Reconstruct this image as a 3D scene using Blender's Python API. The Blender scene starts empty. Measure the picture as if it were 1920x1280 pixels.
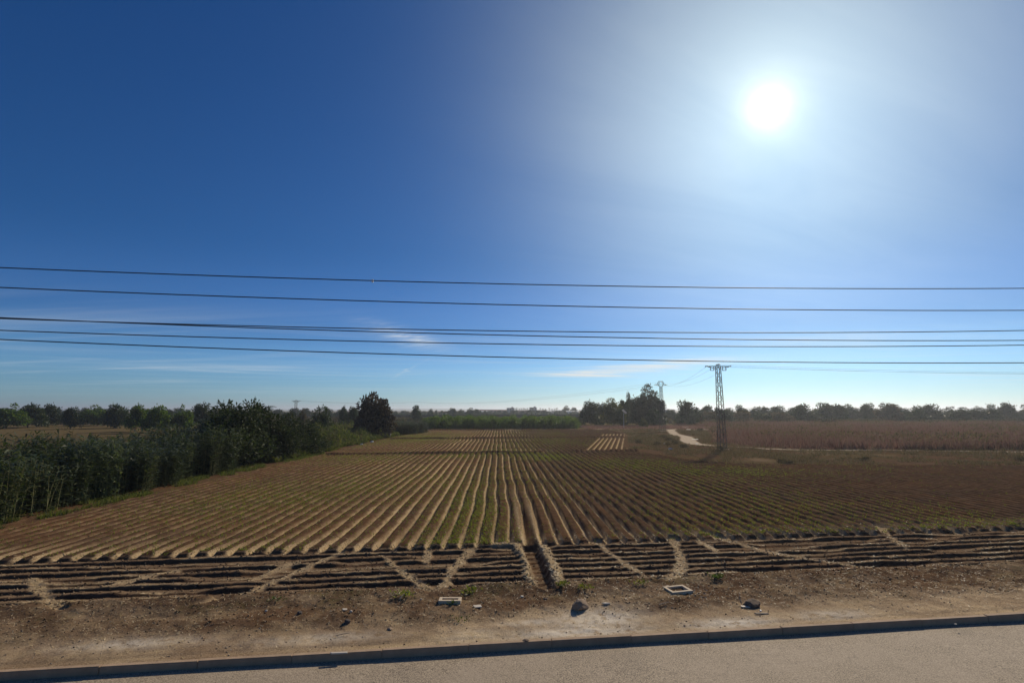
import bpy, bmesh, math, random
import numpy as np
from mathutils import Vector

# ------------------------------------------------------------------ camera, sky, sun, exposure
SC = bpy.context.scene
COL = SC.collection
R = math.radians
EYE = 5.5; PITCH = R(7.6); FOC = 960.0
SUN_AZ = R(28.3); SUN_EL = R(29.0)

cam = bpy.data.cameras.new('camera'); cam.lens = 18.0; cam.sensor_width = 36.0
cam.clip_start = 0.1; cam.clip_end = 30000
camo = bpy.data.objects.new('camera', cam); COL.objects.link(camo)
camo.location = (0, 0, EYE); camo.rotation_euler = (R(90) + PITCH, 0, 0)
SC.camera = camo

SUN_DIR = Vector((math.sin(SUN_AZ) * math.cos(SUN_EL), math.cos(SUN_AZ) * math.cos(SUN_EL), math.sin(SUN_EL)))
sl = bpy.data.lights.new('sun', 'SUN'); sl.energy = 4.3; sl.angle = R(0.53); sl.color = (1.0, 0.87, 0.68)
so = bpy.data.objects.new('sun', sl); COL.objects.link(so)
so.rotation_euler = (-SUN_DIR).to_track_quat('-Z', 'Y').to_euler()

W = bpy.data.worlds.new('World'); SC.world = W; W.use_nodes = True

class NT:
    """small node-tree helper"""
    def __init__(s, tree): s.t = tree
    def n(s, typ, **kw):
        nd = s.t.nodes.new(typ)
        for k, v in kw.items(): setattr(nd, k, v)
        return nd
    def l(s, a, b): s.t.links.new(a, b)
    def put(s, sock, v):
        if hasattr(v, 'is_output') or isinstance(v, bpy.types.NodeSocket): s.l(v, sock)
        else: sock.default_value = v
    def m(s, op, a, b=None, c=None, clamp=False):
        nd = s.n('ShaderNodeMath', operation=op, use_clamp=clamp)
        s.put(nd.inputs[0], a)
        if b is not None: s.put(nd.inputs[1], b)
        if c is not None: s.put(nd.inputs[2], c)
        return nd.outputs[0]
    def vm(s, op, a, b=None):
        nd = s.n('ShaderNodeVectorMath', operation=op)
        s.put(nd.inputs[0], a)
        if b is not None: s.put(nd.inputs[1], b)
        return nd.outputs['Value'] if op in ('DOT_PRODUCT', 'LENGTH') else nd.outputs[0]
    def mix(s, f, a, b, blend='MIX'):
        nd = s.n('ShaderNodeMix', data_type='RGBA', blend_type=blend)
        s.put(nd.inputs[0], f); s.put(nd.inputs[6], a); s.put(nd.inputs[7], b)
        return nd.outputs[2]
    def noise(s, vec, scale, detail=4, rough=0.55, dist=0.0):
        nd = s.n('ShaderNodeTexNoise'); s.l(vec, nd.inputs['Vector'])
        nd.inputs['Scale'].default_value = scale; nd.inputs['Detail'].default_value = detail
        nd.inputs['Roughness'].default_value = rough; nd.inputs['Distortion'].default_value = dist
        return nd.outputs['Fac']
    def ramp(s, fac, stops):
        nd = s.n('ShaderNodeValToRGB'); s.l(fac, nd.inputs[0])
        e = nd.color_ramp.elements
        while len(e) < len(stops): e.new(0.5)
        for i, (p, c) in enumerate(stops):
            e[i].position = p; e[i].color = (c[0], c[1], c[2], 1) if hasattr(c, '__len__') else (c, c, c, 1)
        return nd.outputs[0]
    def sm(s, v, lo, hi):
        nd = s.n('ShaderNodeMapRange', interpolation_type='SMOOTHSTEP')
        s.put(nd.inputs[0], v); nd.inputs[1].default_value = lo; nd.inputs[2].default_value = hi
        return nd.outputs[0]

def build_world():
    t = NT(W.node_tree); W.node_tree.nodes.clear()
    sky = t.n('ShaderNodeTexSky', sky_type='NISHITA', sun_disc=False)
    sky.sun_elevation = SUN_EL; sky.sun_rotation = SUN_AZ
    sky.altitude = 20; sky.air_density = 1.0; sky.dust_density = 0.45; sky.ozone_density = 2.6
    tc = t.n('ShaderNodeTexCoord'); d = t.vm('NORMALIZE', tc.outputs['Generated'])
    # the air's forward scattering round the sun
    dot = t.vm('DOT_PRODUCT', d, tuple(SUN_DIR))
    ang = t.m('MULTIPLY', t.m('ARCCOSINE', t.m('MINIMUM', dot, 0.99999)), 180 / math.pi)
    def lobe(a, w, p=1.0):
        q = t.m('POWER', t.m('DIVIDE', ang, w), p)
        return t.m('MULTIPLY', t.m('POWER', math.e, t.m('MULTIPLY', q, -1.0)), a)
    glow = t.m('ADD', lobe(0.40, 20.0, 2.2), lobe(0.14, 7.0, 1.1))
    lz = t.m('DIVIDE', 1.15, t.m('ADD', 1.0, t.m('POWER', t.m('DIVIDE', ang, 1.3), 2.0)))
    glow = t.m('ADD', glow, lz)
    # thin cirrus: laid out on a plane high above
    sep = t.n('ShaderNodeSeparateXYZ'); t.l(d, sep.inputs[0])
    zz = t.m('MAXIMUM', sep.outputs[2], 0.02)
    u = t.m('DIVIDE', sep.outputs[0], zz); v = t.m('DIVIDE', sep.outputs[1], zz)
    def plane(rot, sx, sy, ox=0, oy=0):
        c = t.n('ShaderNodeCombineXYZ')
        ca, sa = math.cos(rot), math.sin(rot)
        a = t.m('ADD', t.m('MULTIPLY', u, ca * sx), t.m('MULTIPLY_ADD', v, sa * sx, ox))
        b = t.m('ADD', t.m('MULTIPLY', u, -sa * sy), t.m('MULTIPLY_ADD', v, ca * sy, oy))
        t.l(a, c.inputs[0]); t.l(b, c.inputs[1]); return c.outputs[0]
    # high thin ice haze makes the glare round the sun uneven
    hz = t.noise(plane(0.5, 0.55, 1.9, 1.3, 0.2), 1.0, 5, 0.6, 0.8)
    glow = t.m('MULTIPLY', glow, t.m('MULTIPLY_ADD', hz, 0.5, 0.75))
    gcol = t.vm('MULTIPLY', (1.0, 0.98, 0.66), t.n('ShaderNodeCombineXYZ').outputs[0])
    cx = gcol.node.inputs[1].links[0].from_node
    for i in range(3): t.l(glow, cx.inputs[i])
    n1 = t.noise(plane(0.35, 0.10, 0.42, 3.1, 1.7), 1.0, 7, 0.6, 0.9)
    n2 = t.noise(plane(-0.25, 0.05, 0.35, 8.3, 4.2), 1.0, 6, 0.62, 1.2)
    c1 = t.sm(n1, 0.50, 0.80); c2 = t.sm(n2, 0.50, 0.78)
    low = t.sm(sep.outputs[2], 0.20, 0.07)
    def band(x, c, w):      # a soft streak in azimuth/elevation
        q = t.m('DIVIDE', t.m('SUBTRACT', x, c), w)
        return t.m('POWER', math.e, t.m('MULTIPLY', t.m('MULTIPLY', q, q), -1.0))
    az = t.m('ARCTAN2', sep.outputs[0], sep.outputs[1])
    el = t.m('ARCSINE', sep.outputs[2])
    wn = t.noise(plane(0.2, 0.5, 1.3, 0.4, 2.2), 1.0, 5, 0.6, 0.5)
    wob = t.m('MULTIPLY_ADD', wn, 0.03, -0.015)
    def streak(azc, elc, half, thick, slope, amt):
        e0 = t.m('SUBTRACT', t.m('ADD', el, wob), t.m('MULTIPLY_ADD', t.m('SUBTRACT', az, azc), slope, elc))
        return t.m('MULTIPLY', t.m('MULTIPLY', band(az, azc, half), band(e0, 0.0, thick)), t.m('MULTIPLY', t.sm(n1, 0.30, 0.72), amt))
    st = t.m('ADD', streak(R(12), R(4.3), R(9), R(0.45), 0.07, 1.6), t.m('MULTIPLY', streak(R(-12.2), R(8.1), R(4.8), R(0.85), -0.30, 0.9), t.sm(t.noise(plane(-0.6, 1.6, 5.0, 2.0, 1.0), 1.0, 6, 0.65, 0.6), 0.28, 0.72)))
    st = t.m('ADD', st, streak(R(-11.5), R(4.4), R(1.6), R(0.12), 0.55, 0.35))
    st = t.m('ADD', st, streak(R(-30), R(4.2), R(11), R(0.4), 0.05, 0.3))
    st = t.m('ADD', st, streak(R(38), R(6.5), R(9), R(0.6), -0.04, 0.5))
    veil = t.m('ADD', t.m('MULTIPLY', c1, 0.30), t.m('MULTIPLY', c2, 0.36))
    cl = t.m('ADD', t.m('MULTIPLY', veil, low), st)
    cl = t.m('MULTIPLY', cl, t.sm(sep.outputs[2], 0.005, 0.05), clamp=True)
    tint = t.ramp(sep.outputs[2], [(0.0, (0.40, 0.73, 1.15)), (0.06, (0.32, 0.64, 1.06)), (0.16, (0.18, 0.43, 0.80)), (0.30, (0.105, 0.36, 0.68)), (0.65, (0.075, 0.34, 0.68))])
    tint.node.color_ramp.interpolation = 'EASE'
    base = t.vm('MULTIPLY', sky.outputs[0], t.vm('SCALE', tint)); base.node.inputs[1].links[0].from_node.inputs['Scale'].default_value = 1.42
    cloudc = t.mix(cl, base, (0.66 / SKY_S, 0.72 / SKY_S, 0.76 / SKY_S, 1))
    gl = t.vm('SCALE', gcol); gl.node.inputs['Scale'].default_value = 1.0 / SKY_S
    tot = t.vm('ADD', cloudc, gl)
    bg = t.n('ShaderNodeBackground'); t.l(tot, bg.inputs[0]); bg.inputs[1].default_value = SKY_S
    out = t.n('ShaderNodeOutputWorld'); t.l(bg.outputs[0], out.inputs[0])

SKY_S = 0.06
build_world()

SC.view_settings.view_transform = 'Standard'; SC.view_settings.look = 'None'
SC.view_settings.exposure = 0.0; SC.view_settings.gamma = 1.0; SC.view_settings.use_curve_mapping = False
SC.render.engine = 'CYCLES'
cy = SC.cycles
cy.use_denoising = True; cy.max_bounces = 6; cy.diffuse_bounces = 2; cy.glossy_bounces = 2
cy.transmission_bounces = 3; cy.volume_bounces = 0; cy.transparent_max_bounces = 4
cy.caustics_reflective = False; cy.caustics_refractive = False

# ------------------------------------------------------------------ small tools
def at(px, py, z=0.0):
    """ground point (at height z) seen at a pixel of the photograph"""
    a = (px - 960) / FOC; b = (640 - py) / FOC
    dy = math.cos(PITCH) - b * math.sin(PITCH); dz = math.sin(PITCH) + b * math.cos(PITCH)
    k = (z - EYE) / dz
    return (k * a, k * dy)
def x_at(px, Y, z=2.0):
    return (px - 960) / FOC * (Y * math.cos(PITCH) + (z - EYE) * math.sin(PITCH))
def z_at(py, Y):
    return EYE + Y * math.tan(PITCH - math.atan((py - 640) / FOC))

def np_mesh(name, V, F, attrs=None, smooth=False):
    V = np.asarray(V, dtype=np.float32); F = np.asarray(F, dtype=np.int32)
    k = F.shape[1]
    me = bpy.data.meshes.new(name)
    me.vertices.add(len(V)); me.vertices.foreach_set('co', V.ravel())
    me.loops.add(F.size); me.loops.foreach_set('vertex_index', F.ravel())
    me.polygons.add(len(F)); me.polygons.foreach_set('loop_start', np.arange(0, F.size, k, dtype=np.int32))
    if smooth: me.polygons.foreach_set('use_smooth', np.ones(len(F), dtype=bool))
    me.update(calc_edges=True)
    if attrs:
        for an, av in attrs.items():
            a = me.attributes.new(an, 'FLOAT', 'POINT'); a.data.foreach_set('value', np.asarray(av, dtype=np.float32).ravel())
    return me
def link(name, me, mat=None, parent=None, loc=None, rot=None, scale=None):
    o = bpy.data.objects.new(name, me); COL.objects.link(o)
    if mat is not None and me is not None:
        if len(me.materials) == 0: me.materials.append(mat)
    if parent is not None: o.parent = parent
    if loc is not None: o.location = loc
    if rot is not None: o.rotation_euler = rot
    if scale is not None: o.scale = scale
    return o
def empty(name, loc=(0, 0, 0), rz=0.0, sc=None):
    o = bpy.data.objects.new(name, None); COL.objects.link(o); o.location = loc; o.rotation_euler = (0, 0, rz)
    o.empty_display_size = 0.2
    if sc: o.scale = sc
    return o
def tag(o, label, cat, group=None, kind=None):
    if label: o['label'] = label
    if cat: o['category'] = cat
    if group: o['group'] = group
    if kind: o['kind'] = kind
    return o
def struct(o): o['kind'] = 'structure'; return o

def _h(ix, iy, seed):
    n = (ix.astype(np.int64) * 374761393 + iy.astype(np.int64) * 668265263 + seed * 1442695041) & 0xffffffff
    n = ((n ^ (n >> 13)) * 1274126177) & 0xffffffff
    n = n ^ (n >> 16)
    return (n & 0xffffff) / float(0xffffff)
def vnoise(x, y, seed=0):
    x = np.asarray(x, float); y = np.asarray(y, float)
    ix = np.floor(x); iy = np.floor(y); fx = x - ix; fy = y - iy
    fx = fx * fx * (3 - 2 * fx); fy = fy * fy * (3 - 2 * fy)
    a = _h(ix, iy, seed); b = _h(ix + 1, iy, seed); c = _h(ix, iy + 1, seed); d = _h(ix + 1, iy + 1, seed)
    return (a * (1 - fx) + b * fx) * (1 - fy) + (c * (1 - fx) + d * fx) * fy
def fbm(x, y, seed=0, octv=4):
    s = 0; a = 0.5; t = 0
    for i in range(octv):
        s = s + a * vnoise(x * 2 ** i, y * 2 ** i, seed + i * 17); t += a; a *= 0.5
    return s / t
def sst(x, a, b):
    t = np.clip((x - a) / (b - a), 0, 1); return t * t * (3 - 2 * t)
def bump(x, w): return np.exp(-(x / w) ** 2)
def seg_dist(X, Y, pts):
    best = np.full(np.shape(X), 1e9)
    for (x0, y0), (x1, y1) in zip(pts[:-1], pts[1:]):
        dx, dy = x1 - x0, y1 - y0
        t = np.clip(((X - x0) * dx + (Y - y0) * dy) / (dx * dx + dy * dy), 0, 1)
        best = np.minimum(best, np.hypot(X - x0 - t * dx, Y - y0 - t * dy))
    return best

class MB:
    """collects boxes, bars, tubes into one mesh"""
    def __init__(s): s.v = []; s.f = []
    def box(s, x0, x1, y0, y1, z0, z1):
        b = len(s.v)
        s.v += [(x0, y0, z0), (x1, y0, z0), (x1, y1, z0), (x0, y1, z0), (x0, y0, z1), (x1, y0, z1), (x1, y1, z1), (x0, y1, z1)]
        s.f += [tuple(b + i for i in q) for q in ((0, 3, 2, 1), (4, 5, 6, 7), (0, 1, 5, 4), (1, 2, 6, 5), (2, 3, 7, 6), (3, 0, 4, 7))]
    def bar(s, a, c, r, n=4):
        s.tube([a, c], [r, r], n)
    def tube(s, pts, rad, n=6, cap=True):
        pts = [Vector(p) for p in pts]; b = len(s.v); up = Vector((0.013, 0.021, 1))
        for i, p in enumerate(pts):
            d = (pts[min(i + 1, len(pts) - 1)] - pts[max(i - 1, 0)]).normalized()
            x = d.cross(up)
            if x.length < 1e-3 or abs(d.z) > 0.98: x = d.cross(Vector((1, 0.01, 0)))
            x.normalize(); y = d.cross(x)
            for k in range(n):
                a = 2 * math.pi * (k + 0.5) / n
                s.v.append(tuple(p + (x * math.cos(a) + y * math.sin(a)) * rad[i]))
        for i in range(len(pts) - 1):
            for k in range(n):
                s.f.append((b + i * n + k, b + i * n + (k + 1) % n, b + (i + 1) * n + (k + 1) % n, b + (i + 1) * n + k))
        if cap:
            s.f.append(tuple(b + k for k in range(n))[::-1]); e = b + (len(pts) - 1) * n
            s.f.append(tuple(e + k for k in range(n)))
    def mesh(s, name, smooth=False):
        me = bpy.data.meshes.new(name); me.from_pydata(s.v, [], s.f); me.update()
        if smooth:
            for p in me.polygons: p.use_smooth = True
        return me
    def build(s, name, mat, parent=None, smooth=False):
        return link(name, s.mesh(name, smooth), mat, parent)

def copy_thing(o, loc, rz=0.0, sc=(1, 1, 1)):
    c = o.copy(); COL.objects.link(c); c.location = loc; c.rotation_euler = (0, 0, rz); c.scale = sc
    for ch in list(o.children):
        d = ch.copy(); COL.objects.link(d); d.parent = c
        for g in list(ch.children):
            e = g.copy(); COL.objects.link(e); e.parent = d
    return c

# ------------------------------------------------------------------ materials
def new_mat(name):
    m = bpy.data.materials.new(name); m.use_nodes = True; m.node_tree.nodes.clear()
    t = NT(m.node_tree); out = t.n('ShaderNodeOutputMaterial')
    return m, t, out
def plain(name, col, rough=0.8, nscale=3.0, var=0.25, metal=0.0, bumps=0.0, bscale=20, objvar=0.0):
    m, t, out = new_mat(name)
    tc = t.n('ShaderNodeTexCoord'); nz = t.noise(tc.outputs['Object'], nscale, 5, 0.6)
    c = t.mix(nz, tuple(x * (1 - var) for x in col) + (1,), tuple(min(1, x * (1 + var)) for x in col) + (1,))
    if objvar:
        oi = t.n('ShaderNodeObjectInfo')
        k = t.m('MULTIPLY_ADD', oi.outputs['Random'], 2 * objvar, 1 - objvar)
        s_ = t.vm('SCALE', c); s_.node.inputs['Scale'].default_value = 1; t.l(k, s_.node.inputs['Scale']); c = s_
    p = t.n('ShaderNodeBsdfPrincipled'); t.l(c, p.inputs['Base Color'])
    p.inputs['Roughness'].default_value = rough; p.inputs['Metallic'].default_value = metal
    p.inputs['Specular IOR Level'].default_value = 0.3
    if bumps:
        b = t.n('ShaderNodeBump'); b.inputs['Strength'].default_value = bumps; b.inputs['Distance'].default_value = 0.02
        t.l(t.noise(tc.outputs['Object'], bscale, 5, 0.65), b.inputs['Height']); t.l(b.outputs[0], p.inputs['Normal'])
    t.l(p.outputs[0], out.inputs[0])
    return m
def leaf(name, cols, trans=0.3, rough=0.55, spec=0.3, tt=(1.25, 1.35, 0.6)):
    """leaf colour varies leaf by leaf; some light comes through"""
    m, t, out = new_mat(name)
    g = t.n('ShaderNodeNewGeometry'); oi = t.n('ShaderNodeObjectInfo')
    n = len(cols)
    c = t.ramp(g.outputs['Random Per Island'], [(i / max(1, n - 1), col) for i, col in enumerate(cols)])
    k = t.m('MULTIPLY_ADD', oi.outputs['Random'], 0.4, 0.8)
    s_ = t.vm('SCALE', c); t.l(k, s_.node.inputs['Scale'])
    p = t.n('ShaderNodeBsdfPrincipled'); t.l(s_, p.inputs['Base Color']); p.inputs['Roughness'].default_value = rough
    p.inputs['Specular IOR Level'].default_value = spec
    tr = t.n('ShaderNodeBsdfTranslucent'); t.l(t.vm('MULTIPLY', s_, tt), tr.inputs[0])
    mx = t.n('ShaderNodeMixShader'); mx.inputs[0].default_value = trans
    t.l(p.outputs[0], mx.inputs[1]); t.l(tr.outputs[0], mx.inputs[2]); t.l(mx.outputs[0], out.inputs[0])
    return m

def soil_material():
    m, t, out = new_mat('soil')
    tc = t.n('ShaderNodeTexCoord'); P = tc.outputs['Object']
    def at_(n):
        a = t.n('ShaderNodeAttribute'); a.attribute_name = n; return a.outputs['Fac']
    big = t.noise(P, 0.25, 4, 0.6); mid = t.noise(P, 2.2, 5, 0.62); fine = t.noise(P, 26.0, 5, 0.7); grit = t.noise(P, 90.0, 3, 0.7)
    base = t.ramp(mid, [(0.25, (0.058, 0.033, 0.0195)), (0.55, (0.102, 0.062, 0.0385)), (0.85, (0.160, 0.106, 0.069))])
    base = t.mix(t.sm(big, 0.35, 0.7), base, t.vm('MULTIPLY', base, (1.18, 1.05, 0.92)))
    base = t.mix(t.m('MULTIPLY', t.sm(fine, 0.52, 0.75), 0.38), base, (0.15, 0.092, 0.050, 1))
    base = t.mix(t.m('MULTIPLY', t.sm(fine, 0.48, 0.25), 0.4), base, (0.030, 0.017, 0.010, 1))
    # pale dry crust, and the sunlit tone painted on the cross ridges
    pf = t.m('MULTIPLY', at_('pale'), t.m('MULTIPLY_ADD', mid, 0.7, 0.6), clamp=True)
    palec = t.mix(t.sm(fine, 0.3, 0.7), (0.29, 0.205, 0.122, 1), (0.60, 0.455, 0.29, 1))
    palec = t.mix(t.sm(grit, 0.56, 0.72), palec, (0.17, 0.12, 0.08, 1))
    c = t.mix(pf, base, palec)
    # chalky spill
    wf = t.m('MULTIPLY', at_('chalk'), t.sm(t.noise(P, 3.5, 6, 0.7), 0.30, 0.54))
    c = t.mix(wf, c, t.mix(fine, (0.55, 0.48, 0.38, 1), (0.82, 0.74, 0.61, 1)))
    # straw lying on the soil: broken up by fibres
    mp = t.n('ShaderNodeMapping'); t.l(P, mp.inputs[0]); mp.inputs['Scale'].default_value = (26, 9, 20)
    fib = t.noise(mp.outputs[0], 1.0, 4, 0.65, 0.6)
    sf = t.m('MULTIPLY', at_('straw'), t.sm(fib, 0.24, 0.50))
    strawc = t.ramp(t.noise(mp.outputs[0], 2.3, 3, 0.6), [(0.3, (0.30, 0.205, 0.105)), (0.5, (0.54, 0.40, 0.225)), (0.70, (0.82, 0.66, 0.42))])
    c = t.mix(sf, c, strawc)
    # low ground-hugging weeds
    gf = t.m('MULTIPLY', at_('green'), t.sm(t.noise(P, 7.0, 5, 0.7), 0.42, 0.62))
    c = t.mix(gf, c, t.mix(fine, (0.045, 0.062, 0.015, 1), (0.12, 0.135, 0.035, 1)))
    p = t.n('ShaderNodeBsdfPrincipled'); t.l(c, p.inputs['Base Color']); p.inputs['Roughness'].default_value = 1.0
    p.inputs['Specular IOR Level'].default_value = 0.0
    b = t.n('ShaderNodeBump'); b.inputs['Strength'].default_value = 0.6; b.inputs['Distance'].default_value = 0.035
    hh = t.m('ADD', fine, t.m('MULTIPLY', grit, 0.35)); t.l(hh, b.inputs['Height']); t.l(b.outputs[0], p.inputs['Normal'])
    t.l(p.outputs[0], out.inputs[0])
    return m

def road_material():
    m, t, out = new_mat('worn_asphalt')
    tc = t.n('ShaderNodeTexCoord'); P = tc.outputs['Object']
    big = t.noise(P, 0.6, 5, 0.65); grit = t.noise(P, 34, 3, 0.8); g2 = t.noise(P, 12, 5, 0.8)
    c = t.mix(t.sm(grit, 0.36, 0.64), (0.13, 0.10, 0.072, 1), (0.47, 0.378, 0.262, 1))
    c = t.mix(t.m('MULTIPLY', t.sm(big, 0.40, 0.65), 0.45), c, (0.40, 0.32, 0.235, 1))
    c = t.mix(t.m('MULTIPLY', t.sm(big, 0.45, 0.30), 0.35), c, (0.16, 0.13, 0.10, 1))
    c = t.mix(t.m('MULTIPLY', t.sm(g2, 0.55, 0.70), 0.55), c, (0.54, 0.45, 0.34, 1))
    c = t.mix(t.m('MULTIPLY', t.sm(g2, 0.45, 0.32), 0.6), c, (0.085, 0.066, 0.048, 1))
    vo = t.n('ShaderNodeTexVoronoi', feature='DISTANCE_TO_EDGE'); vo.inputs['Scale'].default_value = 0.42
    dm = t.n('ShaderNodeVectorMath', operation='ADD'); t.l(P, dm.inputs[0])
    nn = t.n('ShaderNodeTexNoise'); t.l(P, nn.inputs['Vector']); nn.inputs['Scale'].default_value = 1.6; nn.inputs['Detail'].default_value = 5
    t.l(nn.outputs['Color'], dm.inputs[1]); t.l(dm.outputs[0], vo.inputs['Vector'])
    ck = t.m('MULTIPLY', t.sm(vo.outputs['Distance'], 0.010, 0.002), t.sm(big, 0.42, 0.56))
    c = t.mix(t.m('MULTIPLY', ck, 0.22), c, (0.05, 0.04, 0.03, 1))
    p = t.n('ShaderNodeBsdfPrincipled'); t.l(c, p.inputs['Base Color']); p.inputs['Roughness'].default_value = 0.85
    p.inputs['Specular IOR Level'].default_value = 0.25
    b = t.n('ShaderNodeBump'); b.inputs['Strength'].default_value = 0.5; b.inputs['Distance'].default_value = 0.008
    t.l(grit, b.inputs['Height']); t.l(b.outputs[0], p.inputs['Normal'])
    t.l(p.outputs[0], out.inputs[0]); return m

SOIL = soil_material(); ROAD = road_material()
CONC = plain('concrete', (0.36, 0.25, 0.16), 0.9, 3.0, 0.45, bumps=0.5, bscale=30, objvar=0.06)
CONC_PALE = plain('pale_concrete', (0.58, 0.47, 0.33), 0.9, 9.0, 0.22, bumps=0.4, bscale=30)
STEEL = plain('weathered_steel', (0.11, 0.095, 0.085), 0.7, 4.0, 0.35, metal=0.3)
CABLE = plain('black_cable', (0.025, 0.03, 0.035), 0.6, 2.0, 0.2)
GLASSY = plain('insulator_porcelain', (0.10, 0.07, 0.05), 0.3, 4.0, 0.2)
BARK = plain('bark', (0.085, 0.062, 0.045), 0.95, 6.0, 0.4)
CANE = plain('cane_stem', (0.20, 0.19, 0.08), 0.8, 6.0, 0.4)
STONE = plain('field_stone', (0.28, 0.20, 0.135), 0.95, 6.0, 0.4, bumps=0.8, bscale=14, objvar=0.2)
DARKSTONE = plain('dark_stone', (0.085, 0.068, 0.058), 0.95, 6.0, 0.4, bumps=0.6, bscale=14)
MUDSTONE = plain('muddy_stone', (0.15, 0.105, 0.072), 0.95, 6.0, 0.4, bumps=0.6, bscale=14)
WHITE_TILE = plain('pale_tile', (0.56, 0.49, 0.39), 0.7, 8.0, 0.2)
PLASTIC = plain('white_plastic', (0.75, 0.74, 0.71), 0.5, 8.0, 0.1)
WOOD = plain('grey_wood', (0.36, 0.29, 0.21), 0.9, 14.0, 0.35)
WALLD = plain('dark_wall', (0.055, 0.048, 0.045), 0.95, 0.4, 0.4)

L_CANE = leaf('cane_leaf', [(0.020, 0.034, 0.014), (0.040, 0.062, 0.026), (0.070, 0.090, 0.042), (0.110, 0.125, 0.070)], 0.30, 0.5, 0.3)
L_DARK = leaf('dark_leaf', [(0.016, 0.028, 0.012), (0.032, 0.050, 0.018), (0.052, 0.075, 0.026)], 0.22)
L_RED = leaf('purple_leaf', [(0.024, 0.016, 0.014), (0.050, 0.032, 0.026), (0.078, 0.054, 0.040)], 0.25)
L_YEL = leaf('yellowing_leaf', [(0.040, 0.048, 0.016), (0.085, 0.090, 0.028), (0.130, 0.120, 0.040)], 0.32)
L_EUC = leaf('grey_leaf', [(0.028, 0.036, 0.024), (0.048, 0.058, 0.038), (0.075, 0.084, 0.058)], 0.25)
L_CIT = leaf('citrus_leaf', [(0.030, 0.054, 0.010), (0.066, 0.112, 0.022), (0.125, 0.172, 0.040)], 0.45, 0.5, 0.2)
L_GRASS = leaf('weed_leaf', [(0.030, 0.050, 0.014), (0.055, 0.085, 0.024), (0.085, 0.105, 0.034)], 0.4)
L_WEED = leaf('dull_weed_leaf', [(0.036, 0.052, 0.016), (0.068, 0.090, 0.028), (0.105, 0.122, 0.042), (0.150, 0.138, 0.062)], 0.42, 0.6, 0.1)
L_CROP = leaf('seedling_leaf', [(0.075, 0.105, 0.014), (0.115, 0.145, 0.022), (0.170, 0.180, 0.040), (0.225, 0.205, 0.075)], 0.45)
L_DRY = leaf('dry_stalk', [(0.110, 0.060, 0.056), (0.185, 0.104, 0.096), (0.245, 0.155, 0.135), (0.12, 0.105, 0.075)], 0.42, 0.7, 0.1, (1.1, 1.02, 0.84))
L_STRAW = leaf('straw', [(0.30, 0.22, 0.12), (0.45, 0.35, 0.21), (0.62, 0.52, 0.36)], 0.25)
L_BROWN = leaf('dull_brown_leaf', [(0.030, 0.024, 0.018), (0.055, 0.042, 0.030), (0.080, 0.060, 0.044), (0.040, 0.046, 0.022)], 0.3, 0.7, 0.1)
L_SCRUB = leaf('scrub_leaf', [(0.060, 0.052, 0.030), (0.105, 0.086, 0.052), (0.150, 0.115, 0.075), (0.080, 0.088, 0.040)], 0.38, 0.7, 0.1, (1.1, 1.05, 0.8))

# ------------------------------------------------------------------ the ground: heights and what lies on it
SLOPE = 0.126
def S_of(X, Y): return Y - SLOPE * X
def gp(*pts): return [at(x, y) for x, y in pts]
CH = [  # straw-lined channels between the blocks of cross ridges: (points, half width)
    (gp((330, 1150), (480, 1107), (640, 1036)), 0.20), (gp((470, 1090), (560, 1052)), 0.16),
    (gp((715, 1042), (758, 1076), (812, 1112)), 0.17), (gp((884, 1032), (850, 1066), (832, 1104)), 0.19),
    (gp((803, 1032), (800, 1055)), 0.11),
    (gp((1118, 1018), (1170, 1056), (1232, 1094)), 0.19), (gp((1262, 1010), (1276, 1045), (1278, 1068), (1250, 1094)), 0.22),
    (gp((1320, 1000), (1440, 1036), (1600, 1062)), 0.22), (gp((1310, 1015), (1345, 1036)), 0.12),
    (gp((1640, 985), (1700, 1030)), 0.2), (gp((200, 1100), (330, 1070)), 0.2), (gp((60, 1085), (110, 1150)), 0.2)]
BANKS = [(gp((930, 1026), (968, 1024), (990, 1060), (1002, 1100)), 0.15), (gp((1018, 1028), (1036, 1062), (1050, 1098)), 0.15)]
DITCH = gp((1022, 1104), (1010, 1066), (994, 1026))
TRACK = [(46, 147), (43, 141), (37, 118), (35.8, 107), (31.5, 93), (29.8, 85), (31.2, 78.5), (35.6, 74), (48, 71), (80, 67), (140, 62)]
CHALK = [(at(1120, 1160), 1.15, 0.65, 1.0), (at(1085, 1182), 1.8, 0.32, 0.95), (at(1370, 1166), 1.2, 0.32, 1.0), (at(1000, 1165), 0.8, 0.2, 0.6), (at(890, 1190), 0.7, 0.35, 0.6), (at(600, 1195), 1.5, 0.3, 0.5), (at(250, 1205), 1.5, 0.3, 0.6), (at(1560, 1150), 1.2, 0.3, 0.6)]
GREENS = [((-15.5, 33), 6.5, 9, 0.9), ((-2.2, 25), 1.7, 5, 1.3), ((-2.0, 30), 1.2, 5, 0.9), ((3.6, 61), 3.2, 4.5, 1.5), ((-1.5, 68), 3, 4, 0.8), ((12, 52), 5, 5, 1.0), ((-6, 62), 4, 4, 0.8),
          ((-18, 100), 8, 20, 0.9), ((14, 36), 5, 8, 0.35), ((-9, 40), 6, 10, 0.5), ((6, 90), 8, 15, 0.4), ((17, 30), 4, 3, 0.3), ((-17, 58), 6, 8, 0.7), ((20, 46), 6, 4, 0.7)]
ROW = 0.67
rr = np.random.default_rng(7)
ROWAMP = rr.uniform(0.25, 1.0, 800)

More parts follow.
